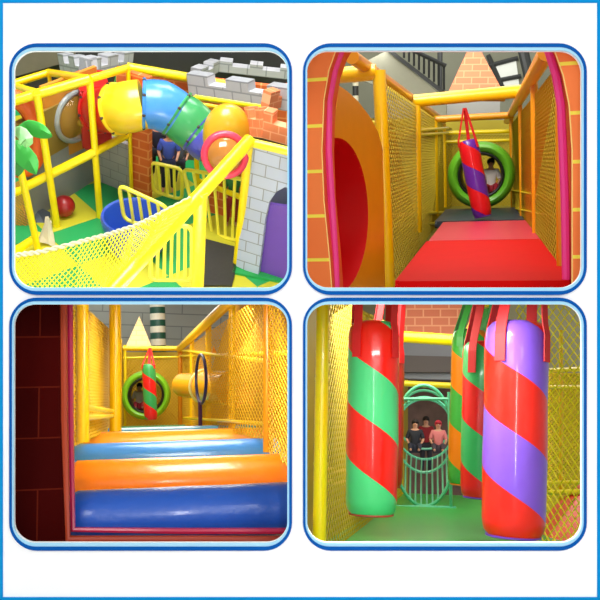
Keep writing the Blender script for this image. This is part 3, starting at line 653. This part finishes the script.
t = thing('slide', 'red padded slope low behind the diamond net at the right', 'slide', P(570, 540, 8.6))
bm = B(); quadslab(bm, P(530, 560, 9), P(605, 560, 8), P(605, 462, 9.2), P(536, 522, 10), .1); link('bed', bm, mat('brick_red_vinyl', (224, 50, 14), .4, noise=.1), t)
# cage tunnel of mint green pipes
mint = mat('mint_green_pipe', (84, 190, 150), .3, coat=.3)
t = thing('cage_tunnel', 'mint green cylindrical pipe cage tunnel between the punch bags', 'tunnel', P(425, 505, 12.6))
rp = W(1.6, 13)
hoops = [(423, 430, 34, 34, 12.6), (425, 424, 29.5, 32, 14.2), (425, 428, 26, 31, 16), (425, 420, 25, 28, 17.8), (426, 434, 22, 22, 19.4)]
hoops = [(424, 445, 30, 58, 12.5), (424, 431, 29, 39.5, 15.5), (424.5, 428, 28, 30, 17.5), (425, 424, 25, 24, 20)]
hs = [(P(x, y, dd), W(rx, dd), W(rz, dd)) for x, y, rx, rz, dd in hoops]
for cc, rx, rz in hs:
    bm = B(); tube(bm, [cc+V((rx*math.cos(2*PI*q/44), 0, rz*math.sin(2*PI*q/44))) for q in range(44)], rp, 8, closed=True); link('hoop', bm, mint, t, smooth=True)
for i in range(34):
    a = 2*PI*i/34
    if math.sin(a) > -.28 and i % 8 != 4: continue
    bm = B(); tube(bm, [cc+V((rx*math.cos(a), 0, rz*math.sin(a))) for cc, rx, rz in hs[:3]], rp*.6, 6); link('bar', bm, mint, t, smooth=True)
C0, C1 = hs[0][0], hs[3][0]
bm = B(); tube(bm, [P(392, 507, 12.3), P(456, 508, 12.3)], rp*1.1, 8); link('base_rail', bm, mint, t)
bm = B(); tube(bm, [P(394, 399, 12.3), P(451, 399, 12.3)], rp*.9, 8); link('top_rail', bm, mint, t)
for x0, x1 in ((449, 451), (396, 394)): bm = B(); tube(bm, [P(x0, 392, 12.3), P(x1, 508, 12.3)], rp, 8); link('upright', bm, mint, t)
c = P(425, 452, 18.6)
person('child in a dark jacket sitting left inside the mint cage tunnel', c+V((-.22, -.1, .0)), 1.25, (34, 36, 46), (40, 44, 60), (30, 22, 18), pose='sit')
person('child in a pink top and red cap sitting right inside the mint cage tunnel', c+V((.3, .3, .0)), 1.25, (214, 120, 120), (70, 60, 70), (190, 40, 60), pose='sit')
person('adult in a red jacket standing behind the mint cage tunnel', P(426, 474, 22.5), 1.5, (150, 30, 40), (40, 40, 50), (30, 22, 18))

# ================================================================== TOP LEFT ROOM: play area seen from above
RM = R1 = Room(150, 170, pitch=math.radians(9.3+30)); RM.quad = (-1, 1)
FZ1 = -5.8
C1_ = Z(150, 200, FZ1)
room_light('play_area_fill', C1_+V((-.5, -1.5, 7.0)), C1_, 3.5, 640, (1, 1, .98))  # added unseen fills over the play floor
room_light('play_area_fill', C1_+V((1.5, 3.5, 6.0)), C1_+V((0, 2.5, 0)), 3.5, 380, (1, 1, .98))
def G(px, py, z=0): return Z(px, py, FZ1+z)          # pixel onto a level plane z above the play floor
def U(px, py, base): r = RM.ray(px, py); return r*(base.y/r.y)   # pixel at the depth of base
bm = B(); c = Z(150, 200, FZ1)
plate(bm, c, (1, 0, 0), (0, 1, 0), [(-4.5, -3.2), (4.5, -3.2), (6, 12), (-6, 12)], th=.1)
K = G(95, 180); e1 = (G(130, 196)-K).normalized(); e2 = (G(55, 205)-K).normalized()
tag(link('floor', bm, checker('green_yellow_checker', (36, 156, 84), (196, 190, 44), 1.35, math.radians(-34))), kind='structure')
def wall_on(name, a, b, h, m, th=.08, z=0, kind='structure', parent=None):
    """upright wall on the floor between two pixels of its foot line"""
    a, b = (G(*a) if len(a) == 2 else V(a)), (G(*b) if len(b) == 2 else V(b)); ux = (b-a); L = ux.length
    bm = B(); plate(bm, a+V((0, 0, z)), ux, (0, 0, 1), [(0, 0), (L, 0), (L, h), (0, h)], th=th)
    o = link(name, bm, m, parent)
    if parent is None and kind: o['kind'] = kind
    return o
def hgt(base, px, py): return U(px, py, base).z-base.z
greyb = brick('pale_grey_brick', (176, 178, 182), (168, 170, 176), (142, 144, 150), .26, .13, .007)
greyd = mat('grey_panel', (132, 136, 140), .6, noise=.06)
orb1 = brick('orange_brick', (222, 108, 50), (214, 100, 44), (236, 150, 84), .26, .12, .012)
# back left cubicle walls
hK = hgt(K, 92, 132)
wall_on('wall_left', (30, 222), (95, 180), hK, greyd)
wall_on('wall_back', (95, 180), (131, 194), hK, greyb)
# orange brick column and the wall it belongs to
bcol = G(131, 194); hc_ = hgt(bcol, 128, 68)
wall_on('wall_side', (131, 194), (149, 200), hc_*.97, orb1)
far0, far1 = G(118, 160), G(300, 168)
hh = hgt(far0, 118, 68)
hf = hgt(G(118, 152), 128, 69)
wall_on('wall_far', (118, 152), (300, 172), hf*.55, mat('brown_shop_front', (92, 74, 58), .7, noise=.5, nscale=4))
wall_on('wall_far', (118, 152), (300, 172), hf*.45, orb1, z=hf*.55)
wall_on('wall_left', (30, 222), (95, 180), hgt(K, 92, 88)-hK, mat('olive_brown_panel', (134, 112, 44), .6, noise=.2, nscale=2), z=hK)
wall_on('wall_back', (-60, 95), (400, 95), 6, mat('dark_mall_background', (48, 46, 48), .7, noise=.5, nscale=1.5))
bm = B(); quadslab(bm, P(10, 78, 12.0), P(75, 60, 12.0), P(75, 46, 12.0), P(10, 46, 12.0), .2); tag(link('trim_mall', bm, mat('taupe_ledge', (118, 108, 92), .7, noise=.15)), kind='structure')
# left frame
t = thing('play_structure', 'yellow pipe frame cubicle at the left above the checkered mat', 'climbing frame', G(57, 225))
def post(t, bx, by, tx, ty, wd, m=YEL, hidden=0):
    b = G(bx, by); d_ = b.length; return pole(t, b, U(tx, ty, b), W(wd, b.y*1.15)/2, m, joints=False)
post(t, 57, 226, 37, 94, 7); post(t, 100, 217, 89.5, 79, 6.5); post(t, 38, 250, 19, 163, 7)
post(t, 131.5, 196, 128, 67, 4); post(t, 58, 178, 49, 72, 3.5, GOLD)
A1, B1 = G(57, 226), G(100, 217)
def dep(px, py, d_): return P(px, py, d_)
rail(t, dep(13, 101, A1.y), U(89.5, 79, B1), .055, YEL); rail(t, dep(13, 193, A1.y), U(95, 152, B1), .055, YEL); rail(t, U(95, 152, B1), P(129, 134, bcol.y), .05, YEL)
rail(t, U(37, 93.5, A1), dep(12, 86, A1.y+1.0), .05, YEL); rail(t, U(89.5, 79, B1), P(49, 72.5, B1.y+1.0), .045, GOLD); rail(t, P(49, 72.5, B1.y+1.0), P(12, 84, A1.y+1.0), .045, GOLD)
rail(t, U(89.5, 79, B1), P(128, 68, bcol.y), .045, GOLD)
rail(t, P(12, 254, A1.y-.6), P(40, 236, A1.y-.2), .06, YEL)
rail(t, P(127, 67, far0.y), P(192, 78, far0.y), .06, YEL); rail(t, P(192, 78, far0.y), P(300, 98, far0.y), .05, YEL)
bm = B(); net(bm, P(12, 250, A1.y), P(36, 238, A1.y), P(24, 178, A1.y), P(12, 184, A1.y), 8, 22, .006); link('safety_net', bm, mat('tan_net_cord', (206, 150, 50), .7), t)
# bubble window panel
cb = P(74, 116, 9.35); uxb = V((.66, .75, 0)).normalized(); nb = V((.75, -.66, 0)).normalized()
t = thing('bubble_wall', 'orange panel with a clear round bubble window, left of the red tunnel box', 'panel', P(70, 145, 9.4))
bm = B(); outerb = [(-.46, -.50), (.42, -.50), (.42, .52), (-.46, .52)]
plate(bm, cb, uxb, (0, 0, 1), outerb, [[(.30*math.cos(2*PI*i/32), .30*math.sin(2*PI*i/32)) for i in range(32)]], th=.05); link('panel_face', bm, mat('orange_olive_panel', (198, 132, 44), .5, noise=.1), t)
bm = B(); tube(bm, [cb+uxb*.31*math.cos(2*PI*i/36)+V((0, 0, .31*math.sin(2*PI*i/36)))+nb*.03 for i in range(36)], .035, 8, closed=True); link('window_ring', bm, mat('grey_ring', (150, 160, 160), .3), t, smooth=True)
bm = B(); pr = [(0, .3), (.1, .27), (.17, .18), (.2, .08), (.205, 0)]; lathe(bm, cb, nb, pr, 28)
link('bubble', bm, glass('amber_clear_plastic', (220, 170, 70), .3), t, smooth=True)
bm = B(); bmesh.ops.create_uvsphere(bm, u_segments=16, v_segments=10, radius=.05, matrix=Matrix.Translation(cb+nb*.12+V((0, 0, -.05)))); link('toy', bm, mat('olive_toy', (150, 140, 30), .5), t, smooth=True)
# orange tunnel wall with palm in front, far left
t = thing('tunnel_entrance', 'orange arched tunnel entry panel at the far left behind the palm leaves', 'panel', P(22, 180, 8.7))
cc = P(16, 135, 8.7); bm = B(); tube(bm, [cc+V((W(19, 10)*math.cos(a), 0, W(32, 11)*math.sin(a)))*1.05 for a in [2*PI*i/36 for i in range(36)]], .10, 12, closed=True); link('rim', bm, mat('orange_foam', (226, 96, 28), .45), t, smooth=True)
bm = B(); tube(bm, [cc+V((W(13, 10)*math.cos(a), .05, W(26, 11)*math.sin(a)))*1.0 for a in [2*PI*i/36 for i in range(36)]], .05, 10, closed=True); link('inner_ring', bm, mat('dark_orange_foam', (196, 66, 22), .45), t, smooth=True)
t = thing('palm_tree', 'artificial palm with broad green leaves at the far left edge', 'palm', P(8, 240, 7.6))
bm = B(); tube(bm, [P(4, 240, 7.6), P(8, 190, 7.6), P(12, 142, 7.6)], .06, 10); link('trunk', bm, mat('palm_trunk', (120, 90, 50), .7), t, smooth=True)
lf1, lf2 = mat('leaf_green', (58, 170, 62), .5, noise=.1), mat('pale_leaf_green', (150, 222, 140), .5)
def leaf(pts, wd, m):
    bm = B(); pts = [V(p) for p in pts]; c_ = pts; pts = []
    for i in range(13):
        f = i/12*(len(c_)-1); k_ = min(int(f), len(c_)-2); pts.append(c_[k_].lerp(c_[k_+1], f-k_))
    n = len(pts); prev = None
    for i, p in enumerate(pts):
        f = i/(n-1); ww = wd*math.sin(PI*min(1, f*.92+.08))**.7; tdir = (pts[min(i+1, n-1)]-pts[max(i-1, 0)]).normalized(); sdv = tdir.cross(V((0, -1, .3))).normalized()
        row = [bm.verts.new(p+sdv*ww*s+V((0, 0, -.03*abs(s)))+V((0, o, 0))) for s, o in ((-1, 0), (0, -.02), (1, 0), (1, .015), (0, .0), (-1, .015))]
        if prev:
            for j in range(6): bm.faces.new((prev[j], prev[(j+1) % 6], row[(j+1) % 6], row[j]))
        else: bm.faces.new(row)
        prev = row
    bm.faces.new(prev); return link('leaf', bm, m, t, smooth=True)
leaf([P(18, 128, 7.4), P(30, 125, 7.3), P(42, 129, 7.2), P(52, 134, 7.1)], .075, lf1)
leaf([P(14, 130, 7.4), P(20, 132, 7.2), P(26, 138, 7.1), P(26, 145, 7.1)], .08, lf2)
leaf([P(15, 140, 7.4), P(20, 150, 7.3), P(30, 160, 7.2), P(36, 172, 7.1)], .10, lf1)
leaf([P(14, 140, 7.5), P(14, 150, 7.4), P(15, 162, 7.3), P(18, 174, 7.3)], .12, mat('deep_leaf_green', (44, 140, 56), .5))
# castle parapets
def parapet(label, corners, h, m, mer, gap, th=.16, z=None, closed=False):
    """crenellated wall along a list of room-space corner points (base line)"""
    t = thing('castle_parapet', label, 'parapet', corners[0])
    n = len(corners)-(0 if closed else 1)
    for i in range(n):
        a, b = V(corners[i]), V(corners[(i+1) % len(corners)]); b = V((b.x, b.y, b.z)); L = (b-a).length; ux = (b-a).normalized()
        uy = V((0, 0, 1)); uy = (uy-ux*uy.dot(ux)).normalized(); top = []; x = 0; k_ = 0; nseg = max(1, int(round((L+gap)/(mer+gap)))); mm = (L-gap*(nseg-1))/nseg
        pts = [(0, 0), (L, 0)]; cr = []
        for s in range(nseg): x0 = s*(mm+gap); cr += [(x0, h), (x0+mm, h)] if s == nseg-1 else [(x0, h), (x0+mm, h), (x0+mm, h*.6), (x0+mm+gap, h*.6)]
        bm = B(); plate(bm, a, ux, uy, pts+cr[::-1], th=th); link('wall_face', bm, m, t)
    return t
greyp = brick('parapet_grey_brick', (186, 186, 190), (176, 178, 182), (146, 148, 152), .3, .14, .012)
dd = 11.0
parapet('grey castle parapet at the top left beyond the yellow cubicle frame', [P(61, 75, dd+.3), P(89, 82, dd-.6), P(132, 72, dd+.6)], W(19, dd)*1.15, greyp, .26, .2)
parapet('far side of the grey castle parapet at the top left', [P(66, 64, dd+2.2), P(128, 62, dd+2.2)], W(8, dd)*1.1, greyp, .26, .2)
dd = 9.6
parapet('long pale grey castle parapet at the top right above the yellow dome', [P(189, 95, dd+.5), P(292, 112, dd-.6)], W(22, dd)*1.1, greyp, .33, .3)
parapet('rear part of the pale grey castle parapet at the top right', [P(200, 82, dd+1.6), P(219, 72, dd+2.6), P(292, 80, dd+2.4)], W(14, dd)*1.1, greyp, .3, .28)
orp = brick('parapet_orange_brick', (238, 138, 88), (230, 130, 80), (250, 176, 130), .19, .10, .008)
dd = 8.0
parapet('orange brick castle parapet at the right edge above the grey brick tower', [P(247, 136, dd+.25), P(262, 138, dd-.1), P(294, 147, dd-.3)], W(31, dd)*1.05, orp, .20, .16, th=.12)
parapet('rear orange brick merlons at the right edge of the upper left view', [P(268, 112, dd+.9), P(292, 104, dd+1.3)], W(24, dd)*1.0, orp, .2, .14, th=.12)
# right tower with purple arched door
b0, b1 = G(236, 262), G(300, 284)
tw0 = G(232, 268); a_, b_ = tw0, G(300, 290)
def on_plane(px, py, p0, p1):
    n = (p1-p0).cross(V((0, 0, 1))); r = RM.ray(px, py); q = r*(p0.dot(n)/r.dot(n)); ux = (p1-p0).normalized(); return ((q-p0).dot(ux), q.z-p0.z)
ox = lambda px, py: on_plane(px, py, a_, b_)
L_ = (b_-a_).length
door = [ox(*p) for p in ((259, 282), (261.5, 250), (265, 220), (269, 202), (276, 192), (285, 187), (295, 190), (310, 200), (310, 296))]
door = [ox(258, 276)] + door[1:8] + [ox(312, 296)]
outl = [ox(*p) for p in ((232, 268), (250, 148), (296, 155), (330, 165), (330, 300))]
outl = [ox(236, 266), ox(250, 146), ox(325, 158), ox(325, 300)]
t = thing('castle_tower', 'grey brick castle tower wall with an arched opening at the right edge', 'tower', a_)
bm = B(); tb = brick('tower_grey_brick', (180, 190, 214), (172, 182, 206), (138, 140, 150), .30, .15, .007)
o2 = [outl[0]]+[outl[1], outl[2], (outl[2][0], door[-2][1])]+door[-2:0:-1]+[door[0]]
plate(bm, a_, (b_-a_), (0, 0, 1), o2, th=.06); link('wall_face', bm, tb, t)
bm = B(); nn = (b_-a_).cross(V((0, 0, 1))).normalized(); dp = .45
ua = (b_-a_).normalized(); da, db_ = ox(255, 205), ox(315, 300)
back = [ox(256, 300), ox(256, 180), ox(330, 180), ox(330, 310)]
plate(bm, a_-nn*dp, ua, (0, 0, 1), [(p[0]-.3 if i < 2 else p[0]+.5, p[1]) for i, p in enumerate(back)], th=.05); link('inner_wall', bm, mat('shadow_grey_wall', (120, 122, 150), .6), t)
bm = B(); plate(bm, a_-nn*.07, ua, (0, 0, 1), [ox(*p) for p in ((255, 290), (266, 207), (315, 214), (315, 310))], th=.05)
tag(link('purple_door', bm, mat('violet_foam', (108, 70, 178), .5, noise=.05)), 'violet padded door leaf inside the grey tower arch', 'door')
# tube slide
def seg(t, pts, r, m, name='tube_section'):
    bm = B(); tube(bm, pts, r, 32); return link(name, bm, m, t, smooth=True)
path = [(99, 110, 9.15), (108, 110, 9.0), (117, 109, 8.9), (130, 107, 8.8), (144, 104, 8.8), (160, 105, 8.8), (177, 114, 8.8), (188, 122, 8.75), (199, 132, 8.7), (206, 138, 8.65), (213, 144, 8.6)]
pp = [P(*q) for q in path]
t = thing('tube_slide', 'crawl tube of red, yellow, blue, green and purple sections arching over the play floor', 'crawl tube', P(97, 150, 9.2))
cols = [('red', (200, 28, 22), 0, 2, .93), ('yellow', (240, 200, 30), 2, 4, 1.03), ('blue', (62, 140, 222), 4, 6, 1.0), ('green', (52, 150, 84), 6, 8, 1.0), ('purple', (72, 74, 176), 8, 10, .95)]
R_ = W(21.8, 10.4)
for nm, cval, i0, i1, kf in cols:
    m = mat('tube_'+nm, cval, .3, coat=.4, noise=.04)
    P0 = pp[i0:i1+1]; pts = []
    for i in range(len(P0)-1):
        for j in range(4): pts.append(P0[i].lerp(P0[i+1], j/4))
    pts.append(P0[-1]); n = len(pts); rr = [R_*kf*(.97+.05*math.sin(PI*i/(n-1))) for i in range(n)]
    seg(t, pts, rr, m)
    for p_, q_ in ((pts[0], pts[1]),):
        bm = B(); tube(bm, ringpts(p_, q_-p_, R_*kf*1.0, 40), .022, 6, closed=True); o = link('flange', bm, m, t, smooth=True)
        bm = B()
        for k_ in range(8): q2 = ringpts(p_, q_-p_, R_*kf*1.03, 8)[k_]; bmesh.ops.create_uvsphere(bm, u_segments=8, v_segments=6, radius=.022, matrix=Matrix.Translation(q2))
        link('bolts', bm, mat('dark_bolt', (60, 40, 40), .4), t)
bm = B(); box(bm, P(98, 110, 9.5)+V((-.05, 0, .0)), (.36, .6, .78), (1, .15, 0), (-.15, 1, 0)); bmesh.ops.bevel(bm, geom=bm.edges[:], offset=.03, segments=2); link('entry_box', bm, mat('box_red', (186, 18, 18), .4), t, smooth=True)
# yellow dome with pink ringed window
t = thing('viewing_dome', 'big yellow plastic dome with a pink rimmed round window below the right parapet', 'dome', P(228, 180, 9.2))
cd_ = P(227, 135, 8.3); rd = W(25, 9.7)
bm = B(); bmesh.ops.create_uvsphere(bm, u_segments=36, v_segments=22, radius=1)
for v in bm.verts: v.co = V((v.co.x*rd*.92, v.co.y*rd*.8, v.co.z*rd*1.25))+cd_
link('shell', bm, mat('dome_yellow', (216, 166, 28), .3, coat=.4), t, smooth=True)
nw = V((-.05, -1, .45)).normalized(); cw = P(225, 155, 7.6)
bm = B(); tube(bm, ringpts(cw, nw, W(19.5, 8.8), 40), .045, 10, closed=True); link('window_ring', bm, mat('pink_plastic', (226, 52, 84), .35, coat=.3), t, smooth=True)
bm = B(); lathe(bm, cw-nw*.02, nw, [(0, W(18.5, 8.8)), (.08, W(16, 8.8)), (.14, W(9, 8.8)), (.16, 0)], 32); link('bubble', bm, mat('amber_bubble', (176, 112, 36), .12, coat=.8), t, smooth=True)
# gates
def gate(label, corners, dds, nb_, m, r=.022, grp='yellow rail gates'):
    cs = [P(px, py, d_) for (px, py), d_ in zip(corners, dds)]
    t = thing('rail_gate', label, 'gate', cs[3], grp)
    rnd = []
    for i in range(4):
        a, b, c_ = cs[i-1], cs[i], cs[(i+1) % 4]; q = .09
        p1, p2 = b+(a-b).normalized()*q, b+(c_-b).normalized()*q
        for s in range(5): f = s/4; rnd.append(p1*(1-f)**2+b*2*f*(1-f)+p2*f*f)
    bm = B(); tube(bm, rnd, r*1.15, 10, closed=True); link('frame', bm, m, t, smooth=True)
    for i in range(1, nb_+1):
        f = i/(nb_+1); bm = B(); tube(bm, [cs[0].lerp(cs[1], f), cs[3].lerp(cs[2], f)], r*.9, 8); link('bar', bm, m, t, smooth=True)
    return t
PY = mat('pale_yellow_enamel', (250, 238, 70), .3, coat=.4)
gate('short yellow rail gate standing before the people under the tube', [(150, 162), (182, 169), (182, 200), (153, 191)], (9.25, 9.15, 9.15, 9.25), 3, PY)
gate('long yellow rail gate running to the grey brick tower', [(183, 169), (246, 180), (239, 241), (199, 231)], (8.9, 8.2, 8.2, 8.6), 5, PY)
gate('yellow rail gate in front of the blue ball pool', [(119, 185), (167, 207), (172, 236), (124, 219)], (8.2, 7.9, 7.9, 8.2), 4, PY)
gate('low yellow rail gate below the diagonal pipe', [(152, 226), (192, 226), (192, 280), (150, 280)], (7.3, 7.2, 7.2, 7.3), 5, PY)
# foreground pipes
t = thing('handrail', 'thick yellow padded pipes crossing diagonally in front of the gates', 'handrail', P(199, 297, 7.6))
pole(t, P(104, 300, 5.85), P(250, 140, 7.55), W(14, 8.3)/2, YEL, 'diagonal_rail', False)
pole(t, P(197.5, 292, 6.9), P(201, 192, 6.9), W(12.5, 8.6)/2, YEL, joints=False); pole(t, P(237, 262, 7.75), P(249, 143, 7.6), W(8, 9.6)/2, YEL, joints=False)
pole(t, P(249, 142, 7.55), P(300, 154, 7.3), W(8, 9.4)/2, YEL, 'top_rail', False)
t2 = thing('pipe_support', 'thin yellow frame in front of the purple tube section', 'frame', P(197, 190, 9))
pole(t2, P(198, 215, 9.0), P(195, 97, 9.0), W(5, 10.5)/2, YEL, joints=False); pole(t2, P(195, 97, 9.0), P(262, 107, 9.0), W(4.5, 10.5)/2, YEL, 'rail', False); pole(t2, P(199, 181, 9.0), P(243, 198, 8.3), W(5.5, 10.5)/2, YEL, 'rail', False)
pole(t2, P(199, 104, 9.3), P(240, 111, 9.3), W(4, 10.5)/2, GOLD, 'rail', False)
# cargo net with rope edge
rope = [P(10, 256, 6.3), P(40, 252, 6.4), P(80, 242, 6.5), P(110, 234, 6.6), P(135, 226, 6.6), P(160, 214, 6.7), P(192, 197, 6.8)]
t = thing('cargo_net', 'yellow cargo net with a pale twisted rope edge in the lower left foreground', 'net', P(60, 280, 6.1))
bm = B()
for ph in (0, PI): 
    pts = []
    for i in range(len(rope)-1):
        for j in range(16): f = (i*16+j); q = rope[i].lerp(rope[i+1], j/16); pts.append(q+V((0, math.cos(f*.9+ph), math.sin(f*.9+ph)))*.014)
    tube(bm, pts, .014, 6)
link('edge_rope', bm, mat('pale_rope', (216, 212, 178), .8), t, smooth=True)
bm = B(); n = len(rope)
for i in range(n-1):
    a, b = rope[i], rope[i+1]; lo = [(5, 300), (40, 300), (75, 300), (105, 298), (127, 272), (150, 248), (190, 204)]
    net(bm, P(*lo[i], 6.1), P(*lo[i+1], 6.15), b, a, 7, 9, .006)
link('mesh', bm, NETB, t)
# pool
cp = G(136, 247); t = thing('ball_pool', 'round blue plastic paddling tub on the checkered floor behind the rail gate', 'pool', cp)
bp_ = mat('pool_blue', (44, 84, 186), .35, coat=.3)
cR = W(36, cp.y*1.12)
bm = B(); lathe(bm, cp, (0, 0, 1), [(0, cR*.72), (.02, cR*.8), (.32, cR*.96), (.42, cR), (.46, cR*.97), (.45, cR*.9), (.40, cR*.86), (.12, cR*.72), (.06, cR*.6), (.06, 0)], 48); link('tub', bm, bp_, t, smooth=True)
# ball and loose things
def ball(label, px, py, r, z, m):
    c = G(px, py, z)+V((0, 0, 0)); bm = B(); bmesh.ops.create_uvsphere(bm, u_segments=24, v_segments=14, radius=r, matrix=Matrix.Translation(c)); return tag(link('play_ball', bm, m, smooth=True), label, 'ball')
ball('dark red ball on the checkered floor inside the yellow cubicle frame', 64, 206, W(9.5, 11.5), W(9.5, 11.5), mat('dark_red_ball', (158, 14, 20), .35, coat=.3))
ball('red ball half hidden behind the leftmost yellow post', 34, 196, W(8, 11), W(8, 11), mat('red_ball', (196, 24, 24), .35))
c = P(42, 226, 8.5)
t = thing('foam_block', 'dark slate foam wedge leaning behind the left yellow post', 'foam wedge', c)
bm = B(); quadslab(bm, P(34, 205, 8.8), P(50, 212, 8.8), P(54, 240, 8.4), P(38, 240, 8.4), .1); link('pad', bm, mat('slate_vinyl', (74, 86, 98), .5), t)
t = thing('cloth_cover', 'crumpled cream cloth between the left yellow posts', 'cloth', P(46, 240, 8.2)); bm = B()
quadslab(bm, P(48, 218, 8.2), P(51, 222, 8.2), P(56, 246, 8.1), P(40, 242, 8.1), .05); bmesh.ops.subdivide_edges(bm, edges=bm.edges[:], cuts=3)
for v in bm.verts: v.co += V((random.uniform(-.02, .02), random.uniform(-.02, .02), 0))
link('cloth', bm, mat('cream_cloth', (206, 196, 170), .8), t)
# mats lower right
for nm, pts, m, lb, cat in (('floor_mat', ((232, 272), (240, 250), (300, 262), (300, 285)), mat('emerald_mat', (34, 158, 76), .45), 'emerald green mat at the foot of the grey tower', 'mat'),
                       ('door_mat', ((196, 285), (203, 238), (241, 248), (232, 285)), mat('black_mat', (46, 44, 40), .6, noise=.3, nscale=30), 'black rubber mat beside the emerald green one', 'mat')):
    q = [G(*p, .03) for p in pts]; bm = B(); quadslab(bm, *q, .05); tag(link(nm, bm, m), lb, cat)
# people beyond the tube
for px, py, hh_, tp, bt, hr_, lb in ((157, 176, 1.25, (30, 32, 50), (30, 32, 40), (24, 20, 18), 'person in a dark top beneath the blue tube section, nearest the orange brick column'),
                                (168, 190, 1.35, (60, 84, 190), (34, 40, 80), (24, 20, 18), 'person in a blue top standing behind the short rail gate'),
                                (179, 184, 1.1, (90, 94, 110), (50, 50, 64), (30, 22, 18), 'person in grey under the green tube section, right of the one in blue')):
    person(lb, G(px, py), hh_*.66, tp, bt, hr_)
person('small child in green and red clothes behind the long rail gate', G(231, 224), .8, (40, 120, 70), (150, 40, 40), (24, 20, 18))
wall_on('wall_side', (208, 212), (246, 222), .75, orb1)
# strollers of shoppers far behind: small plant on the wall
t = thing('potted_plant', 'small green plant peeking over the orange brick wall left of the tube', 'plant', P(121, 92, 10.6))
for i in range(7):
    a = i*.9; bm = B(); tube(bm, [P(121, 92, 10.6), P(121+3*math.cos(a), 84-(i % 3)*2, 10.6), P(121+5*math.cos(a), 78-(i % 4)*2, 10.6+.1*math.sin(a))], [.05, .07, .01], 6); link('leaf', bm, lf1, t, smooth=True)
